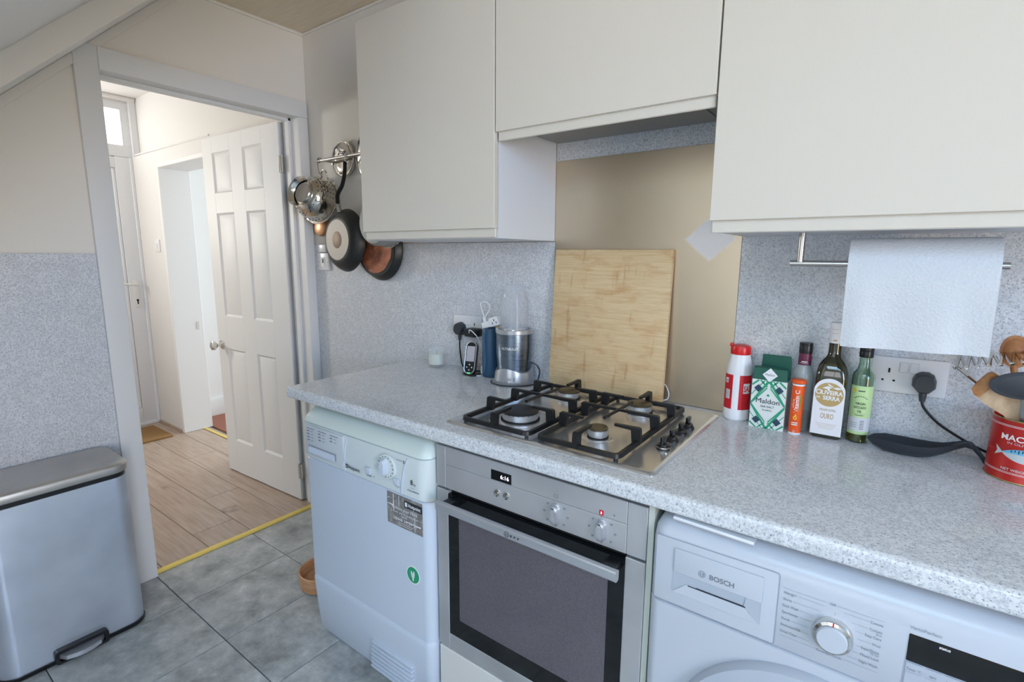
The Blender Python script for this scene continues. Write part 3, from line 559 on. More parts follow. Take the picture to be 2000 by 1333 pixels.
# detergent drawer with recessed grip
g = G().box(2.0480, 2.2660, fy-.0008, fy+.01, .6655, .8015, .003, 2)
dwr = g.obj('detergent_drawer', 'washer_white', wm)
g = G()
ol = rrect(2.0470, 2.2672, .6645, .8025, .006, 4); il = rrect(2.0482, 2.2660, .6657, .8013, .005, 4)
g.loft([[V((p[0], fy-.0011, p[1])) for p in ol], [V((p[0], fy-.0011, p[1])) for p in il]], False, False).obj('drawer_seam', 'print_mid', dwr)
G().box(2.0855, 2.2430, fy-.0045, fy, .7365, .7860, .0025, 2).obj('grip_cover', 'washer_white', dwr)
rc = G().box(2.0840, 2.2420, fy-.0016, fy-.0006, .6930, .7375).obj('grip_recess', 'washer_recess', dwr)
G().prism([(2.0850, .694), (2.2410, .694), (2.215, .7155), (2.112, .7185)], lambda a, b_, d: V((a, d, b_)), fy-.0032, fy-.0016).obj('grip_floor', 'washer_white', rc)
G().box(2.114, 2.217, fy-.0036, fy-.0016, .7160, .7180).obj('grip_slot', 'print_dark', rc)
G().prism([(2.214, .717), (2.2405, .6945), (2.2405, .7363), (2.217, .7363)], lambda a, b_, d: V((a, d, b_)), fy-.0030, fy-.0016).obj('grip_side', 'washer_ring', rc)
g = G().lathe([(.0068, 0), (.0068, .0003), (.0060, .0003), (.0060, 0)], (2.1385, fy-.0045, .7520), (0, -1, 0), 28, False, False).lathe([(.0045, 0), (.0045, .0003), (.0039, .0003), (.0039, 0)], (2.1385, fy-.0045, .7520), (0, -1, 0), 24, False, False)
g.rect(2.1360, 2.1410, .7516, .7524, F(.0049)).rect(2.1357, 2.1366, .7488, .7552, F(.0049)).rect(2.1404, 2.1413, .7488, .7552, F(.0049)).text('BOSCH', F(.0049), 2.1525, .7470, .0100, wd=.0435, bold=.025).obj('lettering', 'print_grey', dwr)
# dial
KX, KZ = 2.3500, .7270
dl = G().lathe([(.0285, 0), (.0285, .012), (.0265, .015), (.0225, .0155), (.0222, .020), (.0205, .022), (0, .0225)], (KX, fy+.001, KZ), (0, -1, 0), 40).obj('programme_dial', 'washer_white', wm)
G().lathe([(.0290, 0), (.0290, .011), (.0275, .0142), (.0232, .0160), (.0226, .0148)], (KX, fy+.0005, KZ), (0, -1, 0), 40, False, False).obj('dial_ring', 'chrome', dl)
G().box(KX-.0012, KX+.0012, fy-.0168, fy-.013, KZ+.0228, KZ+.0275).obj('dial_pointer', 'red_cap', dl)
g = G(); gl = G()
left = ['Allergy+', 'Shirts', 'Dark Wash', 'Sportswear', 'Duvet', 'Delicates/Silk', 'Drum Clean']
for k, s_ in enumerate(left):
    z_ = .7690-.0122*k; wv = {'Allergy+': .019, 'Shirts': .013, 'Dark Wash': .024, 'Sportswear': .025, 'Duvet': .013, 'Delicates/Silk': .031, 'Drum Clean': .026}[s_]
    g.text(s_, F(.0005), 2.2745, z_, .0050, wd=wv); gl.rect(2.2765+wv, (2.335, 2.330, 2.320, 2.318, 2.3165, 2.317, 2.319)[k], z_+.0018, z_+.0022, F(.0005))
gl.rect(2.2735, 2.337, .7785, .7789, F(.0005)).rect(2.2735, 2.330, .6888, .6892, F(.0005)).rect(2.352, 2.414, .7785, .7789, F(.0005)).rect(2.370, 2.414, .6888, .6892, F(.0005)).rect(KX-.0003, KX+.0003, .760, .766, F(.0005))
g.text('Off', F(.0005), KX-.004, .7765, .0045, align='C').text('Rinse/Spin/Drain', F(.0005), KX-.002, .6865, .0045, wd=.036, align='C')
right = [('Cottons', .016), ('Cottons', .016), ('Easy Care', .021), ('Wool', .011), ('SuperQuick', .024), ('Mixed Load', .024), ('Night Wash', .025)]
for k, (s_, wv) in enumerate(right):
    z_ = .7690-.0122*k; g.text(s_, F(.0005), 2.4135, z_, .0048, wd=wv, align='R'); gl.rect((2.362, 2.373, 2.380, 2.3825, 2.3825, 2.379, 2.372)[k], 2.4115-wv, z_+.0018, z_+.0022, F(.0005))
g.text('Eco', F(.0005), 2.4135, .7520, .0036, align='R').text("15'/30'", F(.0005), 2.4135, .7155, .0034, align='R')
g.obj('programme_names', 'print_grey', wm); gl.obj('programme_lines', 'print_mid', wm)
G().text('VarioPerfect', F(.0005), 2.4450, .7835, .0062, wd=.0385).obj('lettering', 'print_mid', wm)
dp = G().box(2.4460, 2.6200, fy-.0012, fy+.002, .7295, .7750, .001, 1).obj('display', 'black_gloss', wm)
g = G().text('status', F(.0016), 2.4815, .7675, .0048, wd=.013, bold=.02)
g.obj('display_text', 'print_white', dp)
pp_ = G().box(2.4450, 2.6205, fy-.0007, fy+.002, .6850, .7290, .002, 1).obj('button_strip', 'washer_ring', wm)
g = G()
for a, b_, s_ in ((2.4475, 2.4665, 'Temp. °C'), (2.4705, 2.4890, 'rpm'), (2.4925, 2.5160, 'Finished in'), (2.5200, 2.545, 'Speed'), (2.549, 2.575, 'Start')):
    g.rect(a, b_, .7275, .7283, F(.0011)).text(s_, F(.0011), (a+b_)/2, .7150, .0048, wd=min(.018, .0026*len(s_)), align='C').rect(a, b_, .7118, .7121, F(.0011))
g.obj('button_names', 'print_grey', pp_)
# porthole door
dc = (2.335, WYF+.004, .4067)
rg = G().lathe([(.232, 0), (.232, .012), (.226, .022), (.206, .026), (.202, .020)], dc, (0, -1, 0), 64, True, False).obj('porthole_ring', 'washer_ring', wm)
pd = G().lathe([(.201, .010), (.201, .022), (.192, .030), (.150, .034), (.142, .028)], dc, (0, -1, 0), 64, False, False).obj('porthole_door', 'washer_white', rg)
G().lathe([(.1425, .026), (.10, .012), (0, .006)], dc, (0, -1, 0), 48, False, True).obj('porthole_glass', 'black_gloss', rg)
# folded leaflet wedged above the machine
g = G()
cs = [(-.606, .8410), (-.6085, .8445), (-.606, .8475), (-.30, .8530), (-.30, .8520), (-.6045, .8460), (-.606, .8445), (-.6045, .8424), (-.30, .8475), (-.30, .8465)]
tag(g.prism(cs, lambda a, b_, d: V((d, a-(d-2.07)*.05, b_)), 2.078, 2.222).obj('folded_leaflet', 'paper_white', org=(2.15, -.5, .8425)), 'folded white leaflet wedged between washing machine and worktop', 'leaflet')

# ------------------------------------------------------------------ gas hob
HBZ = HW+.003
hb_ = thing('gas_hob', 'stainless steel four-burner gas hob with black pan supports', 'gas hob', (1.73, -.31, HW))
ol = lambda d, r_: rrect(1.438+d, 2.020-d, -.568+d, -.055-d, r_, 5)
G().loft([[V((p[0], p[1], HW)) for p in ol(0, .014)], [V((p[0], p[1], HW+.002)) for p in ol(0, .014)], [V((p[0], p[1], HW+.0065)) for p in ol(.007, .012)], [V((p[0], p[1], HW+.0068)) for p in ol(.012, .012)], [V((p[0], p[1], HW+.0045)) for p in ol(.022, .012)]]).obj('hob_top', 'hob_steel', hb_, ang=50)
TZ = HW+.0045
BUR = [(1.592, -.432, .050, 'burner_cap'), (1.592, -.172, .0335, 'burner_cap_worn'), (1.826, -.172, .0345, 'burner_cap_worn'), (1.826, -.432, .0245, 'burner_cap_worn')]
for bx, by, br, bc in BUR:
    G().lathe([(br*1.75, 0), (br*1.65, .0012), (br*1.3, .0016)], (bx, by, TZ-.0002), (0, 0, 1), 40, False, True).obj('burner_dish', 'hob_steel', hb_)
    bb = G().lathe([(br*1.02, .0), (br*.96, .006), (br*1.0, .008), (br*1.04, .022), (br*.9, .023)], (bx, by, TZ), (0, 0, 1), 40).obj('burner', 'burner_alu', hb_)
    G().lathe([(br*1.08, .0005), (br*1.06, .005), (br*.8, .0055)], (bx, by, TZ), (0, 0, 1), 36).obj('burner_gasket', 'black_gap', bb)
    g = G().lathe([(br*1.0, .0225), (br*1.02, .026), (br*.9, .0285), (0, .029)], (bx, by, TZ), (0, 0, 1), 40)
    for k in range(24): a = 2*PI*k/24; c_, s_ = math.cos(a), math.sin(a); g.cyl((bx+c_*br*.98, by+s_*br*.98, TZ+.0215), (bx+c_*br*1.045, by+s_*br*1.045, TZ+.0215), .0011, n=6)
    g.obj('burner_cap', bc, bb)
    G().cyl((bx-br*1.2, by+br*.3, TZ), (bx-br*1.2, by+br*.3, TZ+.018), .0022, n=8).obj('igniter', 'bottle_white', bb)
for gx0, gx1 in ((1.482, 1.702), (1.720, 1.938)):
    xm = (gx0+gx1)/2; y0, y1 = -.556, -.100; zr = TZ+.0125
    g = G(); path = [V((p[0], p[1], zr)) for p in rrect(gx0+.006, gx1-.006, y0+.006, y1-.006, .014, 4)]
    rings = []; n_ = len(path)
    for i, p in enumerate(path):
        t = (path[(i+1) % n_]-path[i-1]).normalized(); nn = V((t.y, -t.x, 0))
        rings.append([p+nn*a+V((0, 0, b_)) for a, b_ in ((-.006, -.004), (-.0045, .006), (.0045, .006), (.006, -.004))])
    g.loft(rings+[rings[0]], False, False)
    fr = g.obj('pan_support', 'black_iron', hb_)
    def finger(p, q, wth=.0095):
        p = V(p); q = V(q); d = (q-p).normalized(); n2 = V((-d.y, d.x, 0)); zt = HW+.0525
        P_ = [(-.005, zr-.002), (-.003, zt-.003), (.001, zt), ((q-p).length, zt-.0015), ((q-p).length, zt-.0075), (.019, zt-.0085), (.016, zr-.002)]
        hw = [.0065, .006, .005, .0042, .0042, .006, .0068]
        gg = G(); gg.loft([[V((p.x, p.y, 0))+d*a+n2*s_*h_+V((0, 0, b_)) for (a, b_), h_ in zip(P_, hw)] for s_ in (-1, 1)])
        return gg
    for p, q in (((gx0+.004, -.436), (gx0+.066, -.436)), ((gx1-.004, -.436), (gx1-.066, -.436)), ((xm, y0+.004), (xm, y0+.078)), ((gx0+.004, -.198), (gx0+.066, -.198)), ((gx1-.004, -.198), (gx1-.066, -.198)), ((xm, y1-.004), (xm, y1-.078)), ((gx0+.004, -.320), (xm+.004, -.320)), ((gx1-.004, -.320), (xm-.004, -.320))):
        finger((p[0], p[1], 0), (q[0], q[1], 0)).obj('prong', 'black_iron', fr)
    zt = HW+.0525; G().tube([(xm, -.405, zt-.0045), (xm, -.235, zt-.0045)], .0043, 8).obj('prong', 'black_iron', fr)
    for cx_, cy_ in ((gx0+.012, y0+.012), (gx1-.012, y0+.012), (gx0+.012, y1-.012), (gx1-.012, y1-.012)): G().cyl((cx_, cy_, TZ), (cx_, cy_, zr), .005, n=10).obj('rubber_foot', 'black_plastic', fr)
for k, y_ in enumerate((-.408, -.345, -.282, -.226)):
    kb = G().lathe([(.0155, 0), (.0150, .004), (.0120, .007), (.0118, .011), (0, .0115)], (1.982, y_, TZ), (0, 0, 1), 24).obj('control_knob', 'black_plastic', hb_)
    G().box(1.978, 1.986, y_-.0135, y_+.0135, TZ+.010, TZ+.030, .0025).obj('grip', 'black_gloss', kb)
    if k == 0: G().lathe([(.0162, .004), (.0162, .006), (.0150, .006), (.0150, .004)], (1.982, y_, TZ), (0, 0, 1), 24, False, False).obj('knob_ring', 'chrome', kb)

# ------------------------------------------------------------------ chopping board, leaning on the splashback
cbm = G().box(0, .402, 0, .018, 0, .460, .003)
th = math.atan2(.030, .459)
BM = Matrix.Translation((1.446, -.0565, HW+.0072)) @ Matrix.Rotation(-th, 4, 'X')
cbm.xf(BM); o = cbm.obj('chopping_board', 'bamboo', org=(1.647, -.045, HW+.007)); tag(o, 'large bamboo chopping board leaning against the steel splashback', 'chopping board')
tag(G().tube(smooth([(1.835, -.036, HW+.009), (1.852, -.020, HW+.012), (1.856, -.018, HW+.03), (1.846, -.016, HW+.052), (1.832, -.015, HW+.06)]), .0018, 6).obj('cable_loop', 'socket_white', org=(1.84, -.03, HW+.007)), 'thin white cable loop behind the chopping board', 'cable')

# ------------------------------------------------------------------ pedal bin
BX0, BX1, BY0, BY1 = .020, .288, -1.345, -.946
pb = thing('pedal_bin', 'brushed steel pedal bin against the left wall', 'pedal bin', (.15, -1.145, 0))
def bo(d, r_, z_): return [V((p[0], p[1], z_)) for p in rrect(BX0+d, BX1-d, BY0+d, BY1-d, r_, 8)]
G().loft([bo(.004, .05, .0), bo(.0, .052, .006), bo(.0, .052, .016)]).obj('base', 'black_plastic', pb)
def bb_(d, z_): return [V((p[0]+(.006*(1-((p[1]-(BY0+BY1)/2)/.2)**2) if p[0] > .15 else 0), p[1], z_)) for p in rrect(BX0+d, BX1-.006-d, BY0+d, BY1-d, .05, 8)]
G().loft([bb_(.002, .016), bb_(.002, .30), bb_(.002, .572)]).obj('body', 'bin_steel', pb)
G().loft([bb_(.006, .572), bb_(.005, .588)]).obj('liner_rim', 'black_plastic', pb)
G().loft([bb_(.001, .588), bb_(0, .590), bb_(-.001, .612), bb_(.004, .618), bb_(.03, .620)]).obj('lid', 'bin_lid_steel', pb, ang=50)
fr_ = G()
ol = rrect(-1.216, -1.072, .006, .052, .010, 4); il = rrect(-1.206, -1.082, .014, .044, .008, 4)
fr_.loft([[V((.280, p[0], p[1])) for p in ol], [V((.305, p[0], p[1])) for p in ol], [V((.305, p[0], p[1])) for p in il], [V((.290, p[0], p[1])) for p in il]], False, True).obj('pedal_frame', 'black_plastic', pb)
ped = [(.292, -1.205), (.318, -1.19), (.328, -1.165), (.331, -1.144), (.328, -1.123), (.318, -1.098), (.292, -1.083)]
G().loft([[V((p[0], p[1], .020)) for p in ped], [V((p[0]*.98+.006, p[1], .034)) for p in ped]]).obj('pedal', 'silver_plastic', pb)
tag(G().lathe([(.080, 0), (.090, .006), (.094, .05), (.094, .066), (.090, .068), (.086, .064), (.080, .02), (.06, .012), (0, .011)], (.605, -.432, 0), (0, 0, 1), 40).obj('pet_bowl', 'bowl_wood', org=(.605, -.432, 0)), 'round wooden bowl on the floor beside the tumble dryer', 'bowl')

# ------------------------------------------------------------------ pan rail and what hangs on it
RY, RZ = -.060, 1.768
ra = thing('pan_rail', 'steel hanging rail for pans on the wall beside the doorway', 'pan rail', (.45, 0, RZ))
G().cyl((.165, RY, RZ), (.79, RY, RZ), .0075, n=16).obj('bar', 'rail_steel', ra)
for x_ in (.20, .755): G().cyl((x_, 0, RZ), (x_, RY, RZ), .006, n=12).lathe([(.018, 0), (.016, .005), (.008, .008)], (x_, 0, RZ), (0, -1, 0), 16).obj('bracket', 'rail_steel', ra)
G().lathe([(.0095, 0), (.0095, .01), (0, .012)], (.172, RY, RZ), (-1, 0, 0), 16).obj('end_cap', 'chrome', ra)
def hook(x_, zb):
    return smooth([(x_, RY+.012, RZ-.004), (x_, RY+.010, RZ+.010), (x_, RY, RZ+.0125), (x_, RY-.011, RZ+.006), (x_, RY-.011, RZ-.02), (x_, RY-.008, zb+.012), (x_, RY-.004, zb), (x_, RY+.006, zb+.004)], 4)
def lid(x_, r_, label, z_=RZ+.002):
    t = thing('pan_cover', label, 'pan lid', (x_, -.03, z_), None)
    G().lathe([(r_*.97, -.012), (r_*.97, -.002), (r_, 0), (r_*1.005, .003), (r_*.97, .005), (r_*.90, .0045), (r_*.85, .0075), (r_*.5, .0105), (0, .0115)], (x_, -.020, z_), (0, -1, .04), 48).obj('lid_disc', 'polished_steel', t)
    G().tube([V((x_+math.cos(a)*r_*.985, -.0245, z_+math.sin(a)*r_*.985)) for a in [2*PI*i/40 for i in range(40)]], .004, 8, True).obj('rim', 'chrome', t)
    G().lathe([(.006, .010), (.006, .026)], (x_, -.020, z_+.026), (0, -1, .04), 12).lathe([(.015, .026), (.014, .034), (0, .036)], (x_, -.020, z_+.026), (0, -1, .04), 16).obj('knob', 'chrome', t)
    return t
lid(.302, .077, 'small round steel pan lid behind the end of the pan rail')
lid(.505, .108, 'large round steel pan lid behind the rail, half hidden by the cabinet')
# colander
O = V((.132, -.034, 1.592)); A = (V((.152, -.162, 1.626))-O).normalized()
co = thing('colander', 'polished steel colander hanging bottom outwards from the rail', 'colander', O)
prof = [(.112, -.001), (.112, .003), (.104, .004), (.103, .030), (.097, .060), (.085, .085), (.066, .104), (.058, .108)]
G().lathe(prof+[(0, .110)], O, A, 48).obj('bowl', 'polished_steel', co)
G().tube([O+(basis(A)[0]*math.cos(a)+basis(A)[1]*math.sin(a))*.1105+A*.001 for a in [2*PI*i/40 for i in range(40)]], .0035, 8, True).obj('rim', 'chrome', co)
G().lathe([(.056, .106), (.060, .112), (.069, .130), (.071, .133), (.068, .131), (.055, .113)], O, A, 40, False, False).obj('foot_ring', 'chrome', co)
G().lathe([(.0, .1112), (.046, .1108)], O, A, 40, False, False).obj('perforated_base', 'pan_base', co)
u_, w_, a_ = basis(A); g = G()
for rr, hh, n_ in ((.1035, .022, 30), (.101, .038, 30), (.0985, .052, 28), (.094, .066, 26), (.0885, .079, 24), (.079, .091, 22)):
    for k in range(n_):
        a = 2*PI*(k+(.5 if int(hh*1000) % 2 else 0))/n_
        if (k//(n_//6)) % 2: continue
        d = u_*math.cos(a)+w_*math.sin(a); g.lathe([(.0026, 0), (.0026, .002)], O+a_*hh+d*(rr-.0008), (d+a_*.4), 6)
o = g.obj('perforations', 'black_gap', co); o['kind'] = 'stuff'
hp = O+V((.040, 0, .105)); G().tube(smooth([hp+V((-.022, .0, -.004)), hp+V((-.018, -.004, .022)), hp+V((0, -.006, .034)), hp+V((.018, -.004, .022)), hp+V((.024, 0, -.012))], 5), .004, 8).obj('handle', 'chrome', co)
G().tube(hook(.176, 1.712), .0022, 6).obj('hook', 'rail_steel', co)
# small copper pan half hidden behind the colander
cpn = thing('copper_pan', 'small copper pan peeping out below the colander', 'pan', (.115, -.02, 1.48))
G().lathe([(.052, 0), (.050, .016), (.044, .020), (0, .021)], (.102, -.011, 1.478), (0, -1, .1), 36).obj('pan_body', 'copper', cpn)
G().tube(smooth([(.102, -.018, 1.524), (.102, -.012, 1.545), (.102, -.006, 1.560)]), .005, 8).obj('handle', 'copper', cpn)
def frypan(name, label, C, A, R, rb, depth, body, base_m, hdl, hm, ferr, base_label, sp_=None):
    C = V(C); A = V(A).normalized(); t = thing(name, label, 'frying pan', C)
    G().lathe([(R*.985, .002), (R, 0), (R*1.01, .002), (R, .005), (R*.965, depth*.35), (R*.86, depth*.75), (rb*1.12, depth*.96), (rb*1.02, depth), (0, depth)], C, A, 56).obj('pan_body', body, t, ang=50)
    b0 = G().lathe([(rb, depth-.001), (rb*.985, depth+.0022), (0, depth+.0022)], C, A, 48).obj('base_disc', base_m, t, base_label)
    if sp_: G().lathe([(rb*.42, depth+.002), (rb*.40, depth+.0027), (0, depth+.0027)], C, A, 32).obj('base_spot', sp_, b0)
    G().tube(smooth(hdl[1:]), [.0105]*(len(smooth(hdl[1:]))), 10, flat=.62).obj('handle', hm, t)
    G().tube([hdl[0], hdl[1], hdl[1]+(V(hdl[2])-V(hdl[1]))*.12], [.012, .0115, .0112], 10, flat=.7).obj('ferrule', ferr, t)
    return t
v3 = lambda *a: V(a)
frypan('frying_pan', 'black frying pan with pale worn base hanging by its handle', (.368, -.068, 1.402), (-.06, -1, .03), .139, .090, .050, 'pan_black', 'pan_base', [v3(.359, -.094, 1.525), v3(.351, -.097, 1.560), v3(.362, -.104, 1.600), v3(.378, -.090, 1.640), v3(.380, -.076, 1.690), v3(.381, -.072, 1.742)], 'black_plastic', 'rail_steel', 'pale worn metal base disc', 'pan_spot')
G().tube(hook(.381, 1.736), .003, 6).obj('hook', 'socket_white', bpy.data.objects['frying_pan'])
frypan('frying_pan', 'black frying pan with burnt copper-brown base hanging behind the others', (.545, -.018, 1.362), (.02, -1, .02), .134, .104, .038, 'pan_black', 'burnt_base', [v3(.520, -.040, 1.485), v3(.505, -.050, 1.525), v3(.500, -.062, 1.580), v3(.505, -.064, 1.640), v3(.51, -.066, 1.70), v3(.51, -.072, 1.74)], 'copper', 'copper', 'burnt copper-brown base disc')
sauce = thing('saucepan', 'pale grey saucepan hanging behind the lower corner of wall cabinet', 'saucepan', (.655, -.07, 1.47))
G().lathe([(.098, 0), (.101, .003), (.098, .006), (.097, .060), (.088, .074), (0, .075)], (.650, -.072, 1.470), (0, -1, .05), 44).obj('pan_body', 'grey_pan', sauce)
G().tube([V((.650+math.cos(a)*.1, -.071, 1.470+math.sin(a)*.1)) for a in [2*PI*i/36 for i in range(36)]], .0035, 6, True).obj('rim', 'chrome', sauce)
G().tube(smooth([(.650, -.080, 1.565), (.650, -.088, 1.62), (.648, -.082, 1.70), (.648, -.072, 1.745)]), .008, 8).obj('handle', 'chrome', sauce)
# wall plates in the corner
def plate(name, label, cat, x0, x1, z0, z1, grp=None):
    t = thing(name, label, cat, ((x0+x1)/2, -.008, z0), grp); G().box(x0, x1, -.020, -.0082, z0, z1, .003).obj('plate', 'socket_white', t); return t
t = plate('fused_switch', 'white fused switch plate on the wall near the hanging pans', 'switch', .060, .146, 1.263, 1.346)
G().box(.086, .116, -.0225, -.0195, 1.280, 1.325, .001, 1).obj('fuse_holder', 'socket_white', t); G().box(.097, .110, -.0235, -.022, 1.298, 1.318, .001, 1).obj('rocker', 'dark_plastic', t)
for x_ in (.067, .139): G().cyl((x_, -.0195, 1.303), (x_, -.021, 1.303), .0025, n=8).obj('screw', 'rail_steel', t)
t = thing('cable_box', 'small white cable box above the fused switch', 'cable box', (.1, -.008, 1.35)); G().box(.064, .130, -.022, -.0082, 1.349, 1.387, .003).obj('cover', 'socket_white', t)

# ------------------------------------------------------------------ left end of worktop
def double_socket(name, label, x0, z0):
    t = thing(name, label, 'socket', (x0+.073, -.008, z0)); G().box(x0, x0+.146, -.017, -.0082, z0, z0+.086, .003).obj('plate', 'socket_white', t)
    for sx_ in (.036, .110):
        for dx, dz, w2, h2 in ((0, .057, .003, .0055), (-.011, .033, .0035, .0022), (.011, .033, .0035, .0022)): G().box(x0+sx_+dx-w2/1.5, x0+sx_+dx+w2/1.5, -.0175, -.0168, z0+dz-h2-.004, z0+dz+h2-.004).obj('pin_hole', 'black_gap', t)
    for sx_ in (.063, .083): G().box(x0+sx_-.0085, x0+sx_+.0085, -.0200, -.0168, z0+.050, z0+.076, .0015, 1).obj('rocker', 'socket_white', t)
    return t
def plug(name, label, cx_, cz_, y0=-.0172, sc=1.0, mat_='dark_plastic', cable=None, cmat='black_plastic'):
    t = thing(name, label, 'plug', (cx_, y0, cz_))
    P_ = [(-.022, .006), (-.017, .018), (-.006, .024), (.006, .024), (.017, .018), (.022, .006), (.022, -.010), (.010, -.024), (-.010, -.024), (-.022, -.010)]
    G().loft([[V((cx_+p[0]*s_*sc, y0-h_, cz_+p[1]*s_*sc)) for p in P_] for s_, h_ in ((1.06, .0), (1.06, .006), (.98, .022), (.82, .030))]).obj('plug_body', mat_, t)
    G().tube([(cx_, y0-.010, cz_-.02*sc), (cx_, y0-.012, cz_-.036*sc), (cx_, y0-.012, cz_-.046*sc)], [.0085, .007, .0055], 10).obj('strain_relief', mat_, t)
    if cable: G().tube(smooth([(cx_, y0-.012, cz_-.044*sc)]+cable), .0030, 8).obj('cable', cmat, t)
    return t
double_socket('double_socket', 'white double socket on the splashback behind the blue flask', .966, 1.020)
plug('plug', 'black plug in the socket behind the handheld monitor', 1.010, 1.052, cable=[(1.01, -.03, .98), (1.012, -.025, .93), (1.016, -.022, .905), (1.03, -.024, HW+.0035), (1.10, -.05, HW+.0035), (1.17, -.028, HW+.0035)])
t = thing('power_adaptor', 'black power adaptor plugged in beside the black plug', 'adaptor', (1.085, -.017, 1.03))
G().loft([[V((p[0], y_, p[1])) for p in rrect(1.062+d, 1.118-d, 1.030+d, 1.062-d, .006, 3)] for y_, d in ((-.0172, .002), (-.022, 0), (-.060, 0), (-.066, .004))]).obj('adaptor_body', 'black_plastic', t)
G().tube(smooth([(1.09, -.064, 1.046), (1.10, -.075, 1.06), (1.112, -.072, 1.055), (1.13, -.060, 1.03), (1.14, -.05, .99), (1.142, -.03, .93), (1.14, -.02, HW+.003)]), .002, 6).obj('cable', 'socket_white', t)
t = thing('candle', 'cream candle in a clear glass on the worktop end', 'candle', (.916, -.066, HW))
G().lathe([(.031, 0), (.034, .002), (.034, .074), (.0325, .075), (.0318, .074), (.0318, .010), (.02, .009), (0, .009)], (.916, -.066, HW), (0, 0, 1), 36).obj('glass', 'clear_glass', t)
G().lathe([(.0308, .010), (.0308, .052), (.02, .0505), (0, .050)], (.916, -.066, HW), (0, 0, 1), 32).obj('wax', 'wax', t); G().cyl((.916, -.066, HW+.049), (.917, -.066, HW+.062), .0012, n=6).obj('wick', 'black_plastic', t)
# handheld monitor leaning back
PM = Matrix.Translation((1.128, -.112, HW+.004)) @ Matrix.Rotation(math.radians(16), 4, 'Z') @ Matrix.Rotation(math.radians(-16), 4, 'X')
t = thing('handheld_monitor', 'small black handheld monitor with grey screen propped on the worktop', 'monitor', (1.128, -.112, HW))
def pr(x0, x1, z0, z1, r_, lev, n_=6): return [[V((p[0], y_, p[1])) for p in rrect(x0+d, x1-d, z0+d, z1-d, max(r_-d, .001), n_)] for y_, d in lev]
G().loft(pr(-.0225, .0225, 0, .124, .0215, ((.018, .003), (.015, 0), (-.001, 0), (-.003, .0015)))).xf(PM).obj('shell', 'black_plastic', t)
G().loft([[V((p[0], -.0015, p[1])) for p in rrect(-.0228, .0228, -.0003, .1243, .0218, 6)], [V((p[0], -.0042, p[1])) for p in rrect(-.0215, .0215, .001, .123, .0205, 6)], [V((p[0], -.0035, p[1])) for p in rrect(-.0190, .0190, .0035, .1205, .018, 6)]], False, False).xf(PM).obj('bezel', 'silver_plastic', t)
sc_ = G().box(-.0165, .0165, -.0042, -.0025, .048, .106, .0008, 1).xf(PM).obj('screen', 'screen_grey', t)
G().text('- -', lambda u, v: V((u, -.0046, v)), 0, .077, .006, align='C').xf(PM).obj('screen_text', 'print_white', sc_)
for dx, dz in ((0, .036), (0, .016), (-.010, .026), (.010, .026)): G().lathe([(.0026, 0), (.0024, .0014), (0, .0016)], (dx, -.003, dz), (0, -1, 0), 12).xf(PM).obj('button', 'print_white', t)
G().box(-.006, .006, -.0042, -.003, .0035, .0062, .0004, 1).xf(PM).obj('status_light', 'led_green', t)
G().loft([[V((p[0], p[1], z_)) for p in rrect(1.098, 1.160, -.122, -.070, .014, 4)] for z_ in (HW, HW+.006)]).obj('stand', 'black_plastic', t)
G().box(1.152, 1.172, -.072, -.056, HW, HW+.032, .002).obj('paper_tag', 'paper_white', t)
# blue flask with strap
FX, FY = 1.203, -.072
t = thing('blue_flask', 'dark blue cylindrical flask with a lighter blue strap', 'flask', (FX, FY, HW))
G().lathe([(.026, 0), (.031, .003), (.0325, .010), (.0325, .172), (.030, .180), (.026, .183), (0, .184)], (FX, FY, HW), (0, 0, 1), 36).obj('flask_body', 'blue_flask', t)
cm = cylmap(FX, FY, .0335, -.05)
G().tube([cm(u, v) for u, v in ((-.004, HW+.160), (-.0035, HW+.13), (.001, HW+.095), (.003, HW+.06), (-.003, HW+.025), (-.014, HW+.010))], .0018, 6).tube([cm(u, v) for u, v in ((-.010, HW+.160), (-.009, HW+.12), (-.006, HW+.09), (-.002, HW+.06), (-.006, HW+.028), (-.016, HW+.012))], .0018, 6).tube([cm(u, v) for u, v in ((-.010, HW+.160), (-.007, HW+.164), (-.004, HW+.160))], .0018, 6).obj('strap', 'blue_strap', t)
G().cyl((1.176, -.098, HW+.003), (1.166, -.112, HW+.0035), .0022, n=8).obj('strap_tip', 'socket_white', t)
# white phone charger lying across the flask
CM = Matrix.Translation((1.212, -.074, HW+.186)) @ Matrix.Rotation(math.radians(-18), 4, 'Y') @ Matrix.Rotation(math.radians(12), 4, 'Z')
t = thing('phone_charger', 'white phone charger and cable lying on top of the blue flask', 'charger', (1.21, -.074, HW+.184))
G().box(-.036, .002, -.014, .014, .002, .026, .004).box(-.002, .036, -.018, .018, .0, .034, .004).xf(CM).obj('charger_body', 'socket_white', t)
for dx, dz in ((.020, .022), (.012, .012), (.028, .012)): G().box(dx-.002, dx+.002, -.0185, -.0175, dz-.004, dz+.004).xf(CM).obj('pin_slot', 'print_grey', t)
for dx in (.014, .026): G().box(dx-.003, dx+.003, -.004, .004, -.010, .001, .001, 1).xf(CM).obj('pin', 'tin_gold', t)
G().box(-.030, -.018, -.006, .006, .025, .044, .003).xf(CM).obj('usb_plug', 'socket_white', t)
p0 = CM @ V((-.024, 0, .043)); G().tube(smooth([p0, p0+V((-.008, .0, .02)), p0+V((-.020, .004, .042)), p0+V((-.016, .006, .054)), p0+V((.004, .008, .055)), p0+V((.018, .010, .044)), p0+V((.012, .014, .026)), p0+V((.000, .012, .008)), p0+V((-.003, .006, -.004))]), .0022, 8).obj('cable', 'socket_white', t)
